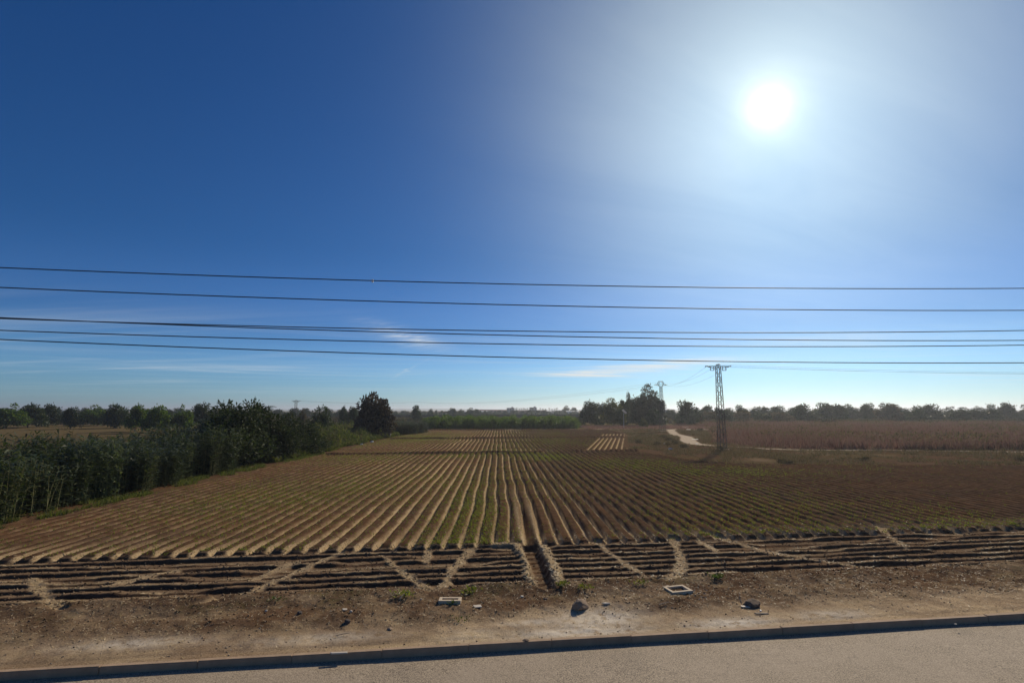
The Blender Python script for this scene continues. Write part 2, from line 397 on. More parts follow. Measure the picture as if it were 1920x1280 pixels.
def field_right(Y):
    return np.interp(Y, [0, 46, 50, 53, 57, 72, 80, 116, 140], [95, 95, 60, 23, 20, 16.5, 17.5, 25.5, 27])
def row_phase(X, Y):
    rot = (Y > 69.2 + 0.126 * X * 0.6) & (X > 9.6 + 0.227 * (Y - 70)) & (Y < 118)
    wob = 0.16 * (fbm(X * 0.10, Y * 0.13, 5, 2) - 0.5) * 2 + 0.05 * (vnoise(X * 0.9, Y * 0.4, 8) - 0.5)
    u = np.where(rot, (X - 0.227 * (Y - 70)) * 0.97 / 0.75, (X + 0.026 * Y + wob + 0.17) / ROW)
    return u, rot
def crop_density(X, Y):
    g = 0.03 + 0.30 * sst(fbm(X * 0.09, Y * 0.05, 21, 3), 0.56, 0.80)
    for (cx_, cy_), sx, sy, a in GREENS: g = g + a * np.exp(-((X - cx_) / sx) ** 2 - ((Y - cy_) / sy) ** 2) * (0.35 + 1.1 * fbm(X * 0.5, Y * 0.25, 31, 2))
    return g

def terrain(X, Y):
    """height and surface masks of the whole plot, in world metres"""
    X = np.asarray(X, float); Y = np.asarray(Y, float); s = S_of(X, Y)
    z = np.zeros_like(X); straw = np.zeros_like(X); pale = np.zeros_like(X); green = np.zeros_like(X); chalk = np.zeros_like(X)
    clod = fbm(X * 3.1, Y * 3.1, 3, 4) - 0.5
    clod2 = fbm(X * 9.0, Y * 9.0, 4, 3) - 0.5
    edge = (fbm(X * 0.9, Y * 0.9, 40, 3) - 0.5)
    # --- verge behind the kerb
    verge = sst(s, 17.0, 16.75)
    vz = -0.02 + 0.13 * sst(s, 14.3, 15.4) * (0.55 + 0.9 * edge) + clod * 0.05 + clod2 * 0.035 * (0.4 + sst(s, 14.2, 15.0)) + 0.12 * sst(s, 15.6, 16.9)
    vz = np.where(s < 13.5, vz * sst(s, 13.1, 13.5) - 0.012, vz)
    vpale = 0.10 + np.interp(X, [-12, -3, 0, 12], [0.32, 0.38, 0.64, 0.70]) * (1 - sst(s + edge * 1.9, 14.2, 15.3)) + 0.22 * sst(fbm(X * 0.7, Y * 1.1, 96, 3), 0.5, 0.7)
    # --- cross ridges
    inx = sst(s, 16.75, 17.0) * sst(s, 21.95, 21.65)
    wv = s + 0.035 * (fbm(X * 0.35, s * 0.4, 11, 2) - 0.5) * 2
    ph = (wv - 16.95) / 0.585
    k = np.floor(ph); f = ph - k
    # profile: steep shaded face towards the road, long lit back
    prof = np.where(f < 0.30, sst(f, 0.02, 0.30), 1 - 0.30 * sst(f, 0.36, 0.80) - 0.66 * sst(f, 0.80, 1.0))
    amp = 0.115 * (0.75 + 0.5 * vnoise(X * 0.5 + k * 7.3, k * 3.1, 12))
    fade = sst(fbm(X * 0.35, k * 1.7, 14, 2), 0.26, 0.42)
    cz = prof * amp * (0.25 + 0.75 * fade) - 0.05 + clod * 0.05 + clod2 * 0.035
    cstraw = 0.55 * sst(f, 0.20, 0.32) * sst(f, 0.56, 0.40) * sst(vnoise(X * 1.1, k * 5.0, 15), 0.35, 0.8)
    csunlit = 0.26 * sst(f, 0.2, 0.35) * sst(f, 0.95, 0.7)  # ridge tops and backs coloured paler, standing in for sunlight on them
    # --- ploughed rows
    rj = _h(np.floor((X + 0.026 * Y + 0.17) / ROW + 0.0), np.zeros_like(X), 91)
    se = s + (rj - 0.5) * 0.45 + edge * 0.25
    inf = sst(se, 21.45, 21.95) * sst(field_right(Y) + edge * 0.8 - X, 0.0, 0.8) * sst(X + 23.6 + edge * 0.8, 0.0, 0.7) * sst(Y, 140.5, 139.0)
    u, rot = row_phase(X, Y)
    ki = np.floor(u + 0.5); fr = u - ki          # -0.5..0.5, furrow at 0
    ra = ROWAMP[(ki.astype(int) % 800)]
    w = np.abs(fr)
    bedn = (fbm(X * 1.2, Y * 0.5, 18, 3) - 0.5)
    bed = sst(w, 0.09, 0.24 + 0.05 * bedn)
    rz = 0.20 * bed * (0.9 + 0.3 * bedn) + clod * 0.045 + clod2 * 0.03 - 0.015
    along = 0.62 + 0.38 * sst(fbm(X * 0.22, Y * 0.09, 22, 3), 0.30, 0.62)
    sidefade = np.interp(X, [-30, -20, -12, 4, 14, 24], [0.6, 0.8, 1.0, 1.0, 0.8, 0.55])
    rstraw = sst(w + 0.08 * clod, 0.19, 0.085) * (0.50 + 0.50 * ra) * along * sidefade
    rstraw = np.where(rot, 0.72 * sst(w, 0.24, 0.10), rstraw)
    rstraw = np.maximum(rstraw, 0.75 * sst(s, 24.5, 21.9) * sst(w, 0.32, 0.16))
    # the deep irrigation furrow
    xd = X - (1.36 - 0.026 * Y); dd = bump(xd, 0.20) * sst(Y, 34, 22)
    rz = rz - 0.15 * dd; rstraw = rstraw * (1 - 0.85 * bump(xd, 0.17) * sst(Y, 36, 23)) + 0.5 * bump(np.abs(xd) - 0.36, 0.13) * sst(Y, 40, 24)
    rgreen = 0.6 * np.clip(crop_density(X, Y) - 0.25, 0, 1) * (0.55 + 0.45 * sst(w, 0.1, 0.3)) * np.interp(Y, [20, 40, 140], [0.45, 0.7, 1.0])
    # bunds across the rows
    for c0, sl_ in ((66.4, 0.15), (99.5, 0.15), (137.8, 0.15)):
        q = Y - sl_ * X * (1 if c0 < 137 else 0.2) - c0 + 0.25 * (vnoise(X * 0.35, c0, 51) - 0.5)
        gap = sst(vnoise(X * 0.16, c0 * 3.1, 52), 0.10, 0.16) * (X < 26) * (X > -22.5)
        wd = 0.42 if c0 < 70 else 0.6
        ba = np.where(q < 0, bump(q, wd * 0.5), bump(q, wd)) * gap
        rz = rz * (1 - ba) + ((0.40 if c0 < 70 else 0.46) * (0.8 + 0.4 * vnoise(X * 0.9, c0, 53)) + clod * 0.06) * ba
        rstraw = rstraw * (1 - 0.95 * bump(q, wd * 1.3) * gap); rgreen = rgreen * (1 - bump(q, wd) * gap)
    # --- waste ground, edges, far strip
    out = (1 - inf) * sst(s, 22.3, 22.6)
    oz = 0.06 + 0.10 * edge + clod * 0.10 + 0.35 * (fbm(X * 0.12, Y * 0.12, 61, 3) - 0.45) * sst(X, 15, 24)
    opale = 0.05 + 0.26 * sst(fbm(X * 0.2, Y * 0.12, 62, 4), 0.56, 0.78)
    ogreen = 0.5 * sst(fbm(X * 0.3, Y * 0.2, 63, 3), 0.42, 0.7)
    td = seg_dist(X, Y, TRACK) + 0.5 * edge
    tw = np.interp(Y, [60, 72, 76, 82, 95, 110, 150], [0.62, 0.62, 0.70, 1.05, 1.4, 1.0, 1.0])
    tr = sst(td, tw + 0.25, tw - 0.25)
    t2 = np.maximum(sst(np.abs(Y - 145.6 - 0.3 * edge), 1.9, 1.3), 0.95 * sst(seg_dist(X, Y, [(17, 146), (22, 158), (24, 185), (27, 215)]), 2.3, 1.6))
    tr = np.maximum(tr, t2 * sst(X, -25.5, -23))
    oz = oz * (1 - 0.8 * tr); ogreen = ogreen * (1 - tr); ochalk = 0.45 * tr * (X > 20); opale = np.maximum(opale, tr)
    leftd = sst(X, -22.5, -25)
    opale = opale * (1 - 0.6 * leftd); ogreen = np.maximum(ogreen * (1 - leftd), 0.9 * sst(X, -25.5, -27.5))
    # --- blend
    z = vz * verge + cz * inx * (1 - verge); straw = cstraw * inx; pale = vpale * verge + csunlit * inx
    z = z * (1 - inf) + rz * inf + oz * out
    straw = straw + rstraw * inf; green = rgreen * inf + ogreen * out; pale = pale + opale * out; chalk = ochalk * out
    # --- channels, banks and the ditch through the cross ridges
    near = s < 25
    if near.any():
        for pts, hw in CH:
            d = seg_dist(X, Y, pts) + 0.30 * edge + 0.22 * clod; a = sst(d, hw * 0.65 + 0.11, hw * 0.4) * near * sst(s, 16.2, 16.7)
            z = z * (1 - a) + a * (0.035 - 0.02 * bump(d, hw * 0.6) + clod * 0.07 + clod2 * 0.04); straw = np.maximum(straw * (1 - a), a * (0.26 + 0.45 * fbm(X * 1.5, Y * 1.5, 95, 2))); pale = np.maximum(pale, a * 0.4)
        for pts, hw in BANKS:
            d = seg_dist(X, Y, pts) + 0.24 * edge + 0.22 * clod; a = sst(d, hw + 0.12, hw * 0.6) * near
            z = z * (1 - a) + a * (0.13 + clod * 0.10 + clod2 * 0.05); straw = np.maximum(straw * (1 - a), a * 0.75)
        d = seg_dist(X, Y, DITCH) + 0.16 * edge + 0.15 * clod; a = sst(d, 0.40, 0.16) * near
        z = z * (1 - a) + a * (-0.17 + clod * 0.10 + clod2 * 0.06); straw = straw * (1 - 0.8 * a)
        for (cx_, cy_), sx, sy, am in CHALK:
            chalk = np.maximum(chalk, am * np.exp(-((X - cx_) / sx) ** 2 - ((Y - cy_ - SLOPE * (X - cx_)) / sy) ** 2) * verge)
        qx, qy = at(885, 1192); straw = np.maximum(straw, 0.65 * verge * np.exp(-((X - qx) / 0.7) ** 2 - ((Y - qy) / 0.3) ** 2))
        qx, qy = at(720, 1212); straw = np.maximum(straw, 0.55 * verge * np.exp(-((X - qx) / 0.6) ** 2 - ((Y - qy) / 0.22) ** 2))
        straw = straw + 0.22 * verge * sst(fbm(X * 1.7, Y * 2.5, 71, 3), 0.5, 0.7)
        green = green + 0.35 * verge * sst(s, 15.0, 16.5) * sst(fbm(X * 0.8, Y * 1.2, 72, 3), 0.5, 0.72)
    return z, dict(straw=np.clip(straw, 0, 1), pale=np.clip(pale, 0, 1), green=np.clip(green, 0, 1), chalk=np.clip(chalk, 0, 1))
def ground_z(x, y):
    z, _ = terrain(np.array([x]), np.array([y])); return float(z[0])

def sheet(name, xs, ss):
    A, B = np.meshgrid(xs, ss); Yw = B + SLOPE * A
    z, at_ = terrain(A.ravel(), Yw.ravel())
    V = np.stack([A.ravel(), Yw.ravel(), z], 1)
    nx, ny = len(xs), len(ss)
    i = np.arange(nx * ny).reshape(ny, nx)
    F = np.stack([i[:-1, :-1].ravel(), i[:-1, 1:].ravel(), i[1:, 1:].ravel(), i[1:, :-1].ravel()], 1)
    me = np_mesh(name, V, F, at_, smooth=True)
    return struct(link(name, me, SOIL))
def steps(a, b, d0, d1):
    r = [a]
    while r[-1] < b:
        f = (r[-1] - a) / (b - a); r.append(r[-1] + d0 + (d1 - d0) * f)
    r[-1] = b; return np.array(r)

sheet('headland', np.concatenate([steps(-30, -11, 0.14, 0.05), np.arange(-10.95, 12, 0.05), steps(12, 34, 0.05, 0.14)]), np.concatenate([np.arange(13.1, 16.8, 0.06), np.arange(16.8, 22.3, 0.045)]))
sheet('ploughed_field', np.concatenate([steps(-70, -24.5, 3, 0.3), np.arange(-24.4, 26, 0.075), steps(26, 64, 0.08, 0.10), steps(64, 150, 0.2, 4)]), steps(22.3, 70.0, 0.12, 0.34))
sheet('far_field', np.concatenate([steps(-70, -24.5, 3, 0.3), np.arange(-24.4, 28, 0.085), steps(28, 60, 0.15, 0.4), steps(60, 160, 0.4, 4)]), steps(70.0, 150.0, 0.22, 0.8))

# the open country beyond, as a ring of ground that reaches the horizon
def ground_ring():
    x0, x1, s0, s1 = -69.5, 149.5, 13.6, 149.5
    V = []; F = []
    xs = [-7000, -1500, -400, x0, x1, 400, 1500, 7000]; ss = [-900, 13.0, s0, s1, 400, 900, 2500, 8000]
    for s_ in ss:
        for x in xs: V.append((x, s_ + SLOPE * x if abs(x) < 200 else s_ + SLOPE * math.copysign(200, x), -0.03 if s_ > 13.2 else -0.30))
    n = len(xs)
    for j in range(len(ss) - 1):
        for i in range(n - 1):
            if ss[j] >= s0 and ss[j + 1] <= s1 and xs[i] >= x0 and xs[i + 1] <= x1: continue
            F.append((j * n + i, j * n + i + 1, (j + 1) * n + i + 1, (j + 1) * n + i))
    me = np_mesh('ground', V, F, dict(pale=[0.12] * len(V), green=[0.7] * len(V), straw=[0] * len(V), chalk=[0] * len(V)))
    struct(link('ground', me, SOIL))
ground_ring()

# road and kerb
def roadside():
    V = []; F = []
    xs = np.arange(-60, 61, 1.0); ss = np.array([2.0, 4, 6, 8, 10, 11, 12, 12.6, 13.02])
    for s_ in ss:
        for x in xs: V.append((x, s_ + SLOPE * x, -0.145 + 0.006 * math.sin(x * 0.7) - (0.012 if s_ > 12.3 else 0)))
    n = len(xs)
    for j in range(len(ss) - 1):
        for i in range(n - 1): F.append((j * n + i, j * n + i + 1, (j + 1) * n + i + 1, (j + 1) * n + i))
    struct(link('road', np_mesh('road', V, F, smooth=True), ROAD))
    kb = struct(empty('kerb', (0, 13.0, 0), math.atan(SLOPE)))
    bm = bmesh.new(); bmesh.ops.create_cube(bm, size=1)
    for v in bm.verts: v.co.x *= 1.986; v.co.y = v.co.y * 0.15 + 0.075; v.co.z = v.co.z * 0.34 - 0.17
    for v in bm.verts:
        if v.co.z > -0.1 and v.co.y < 0.05: v.co.y += 0.02
    bmesh.ops.bevel(bm, geom=bm.edges[:], offset=0.012, segments=2, affect='EDGES')
    me = bpy.data.meshes.new('kerb_stone'); bm.to_mesh(me); bm.free()
    rng = random.Random(3)
    k0 = -4.97
    for i in range(-11, 14):
        x = (k0 + i * 1.975) + 0.99
        link('kerb_stone', me, CONC, kb, (x * 1.0079, rng.uniform(-0.006, 0.006), 0.006 + rng.uniform(-0.007, 0.007)), (rng.uniform(-.008, .008), 0, rng.uniform(-.003, .003)))
roadside()

# distant hills
def hills(name, pts, Y, depth, mat):
    V = []; F = []; n = len(pts)
    for j in range(5):
        f = j / 4
        for (px, py) in pts:
            top = max(0.0, z_at(py, Y)) if py else 0
            prof = math.sin(math.pi * min(1, f * 0.5 + 0.0)) if f < 1 else 1
            V.append(((px - 960) / FOC * Y * (1 + 0.15 * f), Y * (1 + 0.15 * f), top * prof - 1))
    for j in range(4):
        for i in range(n - 1): F.append((j * n + i, j * n + i + 1, (j + 1) * n + i + 1, (j + 1) * n + i))
    struct(link(name, np_mesh(name, V, F, smooth=True), mat))
HILL = plain('far_hillside', (0.10, 0.10, 0.07), 0.95, 0.004, 0.3)
rng = random.Random(11)
hills('hills', [(x, 767.2 - 2.2 * math.exp(-((x - 800) / 90) ** 2) - 2 * math.exp(-((x - 300) / 200) ** 2) - 6.5 * math.exp(-((x - 1420) / 26) ** 2) - 5 * math.exp(-((x - 1620) / 120) ** 2) + rng.uniform(-.35, .35)) for x in range(-300, 2300, 12)], 4200, 600, HILL)

# ------------------------------------------------------------------ foliage builders
def leaf_cards(P, N, size, rng, aspect=0.5, quad=True):
    """one small bent leaf card per point; N = preferred direction of growth"""
    n = len(P)
    d = N + rng.normal(0, 0.7, (n, 3)); d /= np.linalg.norm(d, axis=1)[:, None] + 1e-9
    q = rng.normal(0, 1, (n, 3)); sd = np.cross(d, q); sd /= np.linalg.norm(sd, axis=1)[:, None] + 1e-9
    L = (size * rng.uniform(0.6, 1.35, n))[:, None]; w = L * aspect * 0.5
    a = P - sd * w * 0.35; b = P + d * L * 0.55 - sd * w; c = P + d * L; e = P + d * L * 0.5 + sd * w
    V = np.stack([a, b, c, e], 1).reshape(-1, 3)
    F = np.arange(4 * n).reshape(n, 4)
    return V, F
def crown_points(blobs, n, rng, inner=0.45):
    w = np.array([b[3] * b[4] * b[5] for b in blobs]) ** 0.67; w /= w.sum()
    idx = rng.choice(len(blobs), n, p=w)
    B = np.array(blobs)[idx]
    v = rng.normal(0, 1, (n, 3)); v /= np.linalg.norm(v, axis=1)[:, None]
    r = inner + (1 - inner) * rng.random(n) ** 0.55
    r *= 1 + 0.18 * rng.normal(0, 1, n) * (rng.random(n) < 0.35)
    P = B[:, :3] + v * B[:, 3:6] * r[:, None]
    return P, v
def lobed(rng, H, Wd, base, n, lump, cone=0.0, flat=0.8):
    """lobes scattered over an overall egg shape"""
    out = []
    for i in range(n):
        a = rng.random() * 2 * math.pi; q = math.sqrt(rng.random())
        dome = (1 - q ** 2.2) ** 0.55 * (0.8 + 0.35 * rng.random())
        f = rng.random() ** 0.6 * dome
        q *= (1 - cone * f) * (0.75 + 0.25 * math.sin(math.pi * min(1, 0.25 + f)))
        r = lump * rng.uniform(0.55, 1.3)
        out.append((math.cos(a) * q * Wd * 0.45, math.sin(a) * q * Wd * 0.45, base + lump * 0.5 + (H - base - lump) * f, r, r, r * flat))
    return out
def make_tree_meshes(seed, H, Wd, base, nl, lump, nleaf, lsize, cone=0.0, flat=0.8, trunk_r=0.2, inner=0.45, aspect=0.55, norm=False):
    rng = np.random.default_rng(seed)
    bl = lobed(rng, H, Wd, base, nl, lump, cone, flat)
    P, N = crown_points(bl, nleaf, rng, inner)
    N = N + np.array([0, 0, 0.25])
    P[:, 2] = np.maximum(P[:, 2], 0.05)
    V, F = leaf_cards(P, N, lsize, rng, aspect)
    if norm:      # the crown fills the stated height and width
        lo = np.percentile(V, 0.6, 0); hi = np.percentile(V, 99.4, 0)
        for q in (0, 1): V[:, q] = (V[:, q] - (lo[q] + hi[q]) / 2) * (Wd / (hi[q] - lo[q]))
        V[:, 2] *= H / hi[2]; V[:, 2] = np.maximum(V[:, 2], 0.0)
    crown = np_mesh('crown', V, F)
    mb = MB()
    zt = base + (H - base) * 0.55
    mb.tube([(0, 0, -0.1), (0.04, 0.02, H * 0.15), (0.10, -0.05, H * 0.3), (0.05, 0.06, zt)], [trunk_r * 1.3, trunk_r, trunk_r * 0.8, trunk_r * 0.4], 7)
    for i in range(min(7, nl)):
        x, y, z, r = bl[i][:4]; z0 = base * 0.6 + (zt - base * 0.6) * rng.random()
        mb.tube([(0.05, 0, z0), (x * 0.45, y * 0.45, z0 + (z - z0) * 0.6), (x, y, z)], [trunk_r * 0.5, trunk_r * 0.32, trunk_r * 0.1], 5)
    return crown, mb.mesh('trunk')
PROTO = {}
def tree_at(name, label, px, Y, top, width, kind, lm, seed=0, base=0.12, group=None, rz=0.0, cat='tree', X=None):
    """a tree of the given kind whose top and width match what the photo shows at that distance"""
    H = z_at(top, Y) if top > 20 else top
    Wm = width * Y * 0.99 / FOC if X is None else width
    spec = {'round': dict(nl=40, lump=0.18, nleaf=5200, lsize=0.068, flat=0.8, inner=0.25),
            'airy': dict(nl=44, lump=0.145, nleaf=6400, lsize=0.055, flat=0.75, inner=0.2),
            'spiky': dict(nl=54, lump=0.14, nleaf=6000, lsize=0.075, flat=1.2, inner=0.2),
            'bush': dict(nl=60, lump=0.15, nleaf=11000, lsize=0.050, flat=0.85, inner=0.3, aspect=0.36),
            'cone': dict(nl=24, lump=0.17, nleaf=3200, lsize=0.07, flat=1.0, cone=0.55, inner=0.3)}[kind]
    key = (kind, seed, base, lm.name)
    if key not in PROTO:
        c, tk = make_tree_meshes(seed + 100, 1.0, 1.0, base, trunk_r=0.022, norm=True, **spec)
        c.materials.append(lm); tk.materials.append(BARK); PROTO[key] = (c, tk)
    c, tk = PROTO[key]
    xx = x_at(px, Y, H / 2) if X is None else X
    t = empty(name, (xx, Y, 0.0), rz, (Wm, Wm, H))
    tag(t, label, cat, group)
    link('trunk', tk, None, t); link('crown', c, None, t)
    return t

# giant reeds
def reed_meshes(seed, nst, rad, H):
    rng = np.random.default_rng(seed); mb = MB(); Ps = []; Ds = []; Ls = []
    for i in range(nst):
        a = rng.random() * 6.283; q = rad * math.sqrt(rng.random())
        x, y = math.cos(a) * q, math.sin(a) * q
        h = H * rng.uniform(0.62, 1.0) * (1 - 0.22 * (q / rad) ** 2)
        lx, ly = rng.normal(0, 0.09, 2) * h * 0.6 + np.array([x, y]) * 0.16
        mb.tube([(x, y, -0.05), (x + lx * 0.3, y + ly * 0.3, h * 0.5), (x + lx, y + ly, h * 0.97)], [0.016, 0.014, 0.006], 3, cap=False)
        m = int(27 + 9 * rng.random())
        for j in range(m):
            f = 0.03 + 0.97 * (j / m) ** 0.9
            c = (x + lx * f * f, y + ly * f * f, h * f); an = rng.random() * 6.283
            Ps.append(c); Ds.append((math.cos(an), math.sin(an), rng.uniform(0.35, 1.3))); Ls.append(rng.uniform(0.42, 0.85))
    P = np.array(Ps); D = np.array(Ds); D /= np.linalg.norm(D, axis=1)[:, None]; L = np.array(Ls)[:, None]
    sd = np.cross(D, np.array([0, 0, 1.0])); sd /= np.linalg.norm(sd, axis=1)[:, None]
    sd = sd + rng.normal(0, 0.35, sd.shape); w = 0.036 * rng.uniform(0.7, 1.4, (len(P), 1))
    mid = P + D * L * 0.5; tip = P + D * L * 0.8 + np.array([D[:, 0] * L[:, 0] * 0.2, D[:, 1] * L[:, 0] * 0.2, -0.25 * L[:, 0]]).T
    V = np.concatenate([np.stack([P - sd * w * .4, P + sd * w * .4, mid + sd * w, mid - sd * w, tip], 1)]).reshape(-1, 3)
    b = np.arange(len(P))[:, None] * 5
    F = np.concatenate([np.concatenate([b, b + 1, b + 2], 1), np.concatenate([b, b + 2, b + 3], 1), np.concatenate([b + 3, b + 2, b + 4], 1)], 1).reshape(-1, 3)
    return np_mesh('leaves', V, F), mb.mesh('stems')
REEDS = []
for i in range(4):
    lv, stm = reed_meshes(200 + i, 62, 1.55, 5.6); lv.materials.append(L_CANE); stm.materials.append(CANE); REEDS.append((lv, stm))
def reed_at(x, y, sc, rz, label, group, i):
    lv, stm = REEDS[i % 4]
    t = empty('reed_clump', (x, y, 0), rz, (sc[0], sc[0], sc[1])); tag(t, label, 'reeds', group)
    link('stems', stm, None, t); link('leaves', lv, None, t)
rng = random.Random(21)
GL = 'tall dark green reed clump in the dense stand left of the field'
i = 0
for row, xo in enumerate((-26.2, -28.6, -31.2)):
    y = 24.0 + row * 0.8
    while y < (48 if row == 0 else 66):
        hh = np.interp(y, [24, 30, 35, 40, 44, 49, 55, 60, 66], [0.85, 0.66, 0.80, 0.62, 0.72, 0.88, 0.86, 0.74, 0.52]) * rng.uniform(0.86, 1.10) * (0.96 + 0.06 * row)
        reed_at(xo + rng.uniform(-.35, .35) - (0.5 if 40 < y < 46 else 0), y, (rng.uniform(0.95, 1.15), hh), rng.uniform(0, 6.3), GL, 'reeds of the left stand', i); i += 1
        y += rng.uniform(1.9, 2.6)
L_BUSH = leaf('bush_leaf', [(0.012, 0.020, 0.008), (0.026, 0.040, 0.015), (0.046, 0.062, 0.026), (0.075, 0.090, 0.048)], 0.22, 0.65, 0.10)
for k, (x, y, H, Wb, lb) in enumerate([(-28.2, 52.0, 6.0, 7.6, 'tallest dense dark bush at the near left edge of the field'), (-27.4, 57.0, 5.6, 7.2, 'dense dark bush second from the near end of the bush row at left'),
        (-27.2, 61.5, 4.9, 6.6, 'dense dark bush in the middle of the bush row at left'), (-27.0, 65.2, 4.1, 6.0, 'lower dense dark bush next to the last one of the row at left'), (-26.8, 68.6, 3.2, 5.4, 'lowest dark bush at the far end of the row, before the weeds')]):
    tree_at('large_bush', lb, 0, y, H, Wb, 'bush', L_BUSH, 30 + k % 3, 0.0, None, k * 1.7, 'bush', X=x)
for k, (px, Y, hs, ws) in enumerate([(748, 116, 0.62, 0.9), (760, 119, 0.68, 1.0), (771, 117, 0.60, 1.0), (783, 121, 0.66, 1.0), (793, 124, 0.55, 0.9)]):
    reed_at(x_at(px, Y), Y, (ws, hs), k * 1.3, 'short reed clump between the reddish tree and the orchard track', 'reeds by the far corner of the field', k)

# ------------------------------------------------------------------ trees
tree_at('plum_tree', 'dark reddish-brown bushy tree at the left edge of the field', 703, 104, 743, 74, 'spiky', L_RED, 1, 0.05)
tree_at('carob_tree', 'low rounded dark green tree behind the weeds left of the reddish tree', 602, 104, 764.5, 47, 'round', L_DARK, 2, 0.10)
tree_at('broadleaf_tree', 'small dark tree touching the reddish tree on its left', 660, 158, 764, 22, 'round', L_DARK, 3, 0.1)
tree_at('broadleaf_tree', 'slim dark tree between the rounded tree and the reddish tree', 644, 165, 763, 16, 'cone', L_DARK, 4, 0.1)
tree_at('broadleaf_tree', 'small brownish tree just right of the distant left pylon', 568, 150, 767, 18, 'round', L_SCRUB, 5, 0.1)
tree_at('broadleaf_tree', 'small dark tree just left of the distant left pylon', 545, 150, 767, 11, 'cone', L_DARK, 6, 0.1)
tree_at('broadleaf_tree', 'small dark conical tree standing alone on the left horizon', 780, 225, 760.5, 22, 'cone', L_DARK, 7, 0.06)
tree_at('broadleaf_tree', 'dark tree with a squat crown behind the reeds at the far left', 478, 80, 754, 24, 'round', L_DARK, 8, 0.3)
for px, tp, wd, Y, k, lb in [(808, 767, 13, 380, 2, 'lone small round tree right of the conical tree on the horizon'), (848, 765.5, 18, 400, 3, 'larger round tree left of the white shed on the horizon'),
        (864, 767.5, 11, 395, 2, 'small tree against the left end of the white shed'), (883, 765, 22, 410, 5, 'wide tree just right of the white shed on the horizon'), (893, 767, 13, 430, 3, 'narrow tree left of the long flat-roofed warehouse')]:
    tree_at('broadleaf_tree', lb, px, Y, tp, wd, 'round', L_DARK, k, 0.1)
tree_at('broadleaf_tree', 'wide dark tree at the right end of the town skyline', 1062, 640, 761, 18, 'round', L_DARK, 5, 0.08)
tree_at('broadleaf_tree', 'small tree beside the wide one at the right end of the town', 1076, 620, 764, 14, 'round', L_DARK, 3, 0.08)
tree_at('broadleaf_tree', 'low bushy tree at the left end of the grove by the track', 1107, 176, 754, 42, 'round', L_DARK, 9, 0.04)
tree_at('broadleaf_tree', 'yellowish-green spreading tree in the middle of the grove', 1149, 173, 749.5, 46, 'round', L_YEL, 10, 0.04)
tree_at('cypress_tree', 'narrow upright dark tree rising between the yellowish and the tallest tree', 1178, 186, 738, 18, 'round', L_DARK, 11, 0.1)
tree_at('eucalyptus_tree', 'tallest airy grey-green tree in front of the pylon in the grove', 1224, 181, 724, 46, 'airy', L_EUC, 12, 0.10)
tree_at('eucalyptus_tree', 'airy grey-green tree leaning on the left side of the tallest one', 1209, 183, 731, 36, 'airy', L_EUC, 25, 0.10)
tree_at('broadleaf_tree', 'dark tree filling the grove between the upright and the tallest tree', 1192, 188, 747, 44, 'round', L_DARK, 13, 0.03)
tree_at('broadleaf_tree', 'dark undergrowth tree at the foot of the tallest tree', 1228, 174, 766, 40, 'round', L_DARK, 14, 0.02)
tree_at('broadleaf_tree', 'low dark tree linking the bushy and yellowish trees of the grove', 1128, 184, 757, 34, 'round', L_DARK, 15, 0.03)
tree_at('broadleaf_tree', 'dark rounded tree joining the yellowish tree to the upright tree', 1168, 178, 752, 30, 'round', L_DARK, 21, 0.03)
tree_at('broadleaf_tree', 'dark rounded tree filling the left shoulder of the tallest tree', 1205, 184, 741, 32, 'round', L_EUC, 22, 0.03)
tree_at('pine_tree', 'large round-headed tree standing right of the grove', 1291, 194, 753, 46, 'round', L_DARK, 16, 0.06)
tree_at('shrub', 'ball-shaped shrub in front of the round-headed tree', 1298, 178, 775, 21, 'round', L_EUC, 17, 0.03, cat='shrub')
tree_at('shrub', 'small pointed shrub right of the ball-shaped one', 1316, 176, 780, 11, 'cone', L_SCRUB, 18, 0.03, cat='shrub')
tree_at('agave', 'spiky pale green plant at the foot of the grove', 1206, 158, 785, 15, 'spiky', L_YEL, 19, 0.02, cat='plant')
TL = [(1258, 768, 26, 250, 3), (1330, 761.5, 34, 236, 9), (1346, 765, 26, 230, 13), (1366, 766, 30, 240, 15), (1392, 761, 34, 238, 10), (1415, 765, 30, 226, 14), (1437, 763.5, 34, 240, 16), (1462, 762, 36, 245, 9), (1490, 765, 34, 238, 13)]
LBS = ['low tree in the gap between the grove and the round-headed tree', 'broad tree right after the round-headed tree in the right treeline', 'dark tree just left of the near pylon in the treeline',
       'low tree behind the shaft of the near pylon', 'broad tree just right of the near pylon in the treeline', 'lower tree second right of the near pylon in the treeline', 'tree below the pale hill in the right treeline',
       'tree next after the one below the pale hill, going right', 'lower tree at the left start of the far right treeline']
for (px, tp, wd, Y, sd), lb in zip(TL, LBS): tree_at('broadleaf_tree', lb, px, Y, tp, wd, 'round', L_DARK, sd, 0.03, rz=px * 0.1)
ORD = ['first', 'second', 'third', 'fourth', 'fifth', 'sixth', 'seventh', 'eighth', 'ninth', 'tenth', 'eleventh', 'twelfth', 'thirteenth', 'fourteenth', 'fifteenth']
rng = random.Random(31)
for k in range(15):
    px = 1515 + k * 29 + rng.uniform(-6, 6)
    tree_at('broadleaf_tree', ORD[14 - k] + ' tree from the right end of the treeline behind the brown crop', px, 225 + rng.uniform(-15, 25), 760 + rng.uniform(-5, 6), rng.uniform(30, 48), 'round', rng.choice([L_DARK, L_DARK, L_EUC, L_SCRUB]), rng.choice([3, 9, 13, 15, 2, 5, 10, 14]), 0.03, 'trees of the far right treeline', rz=px)
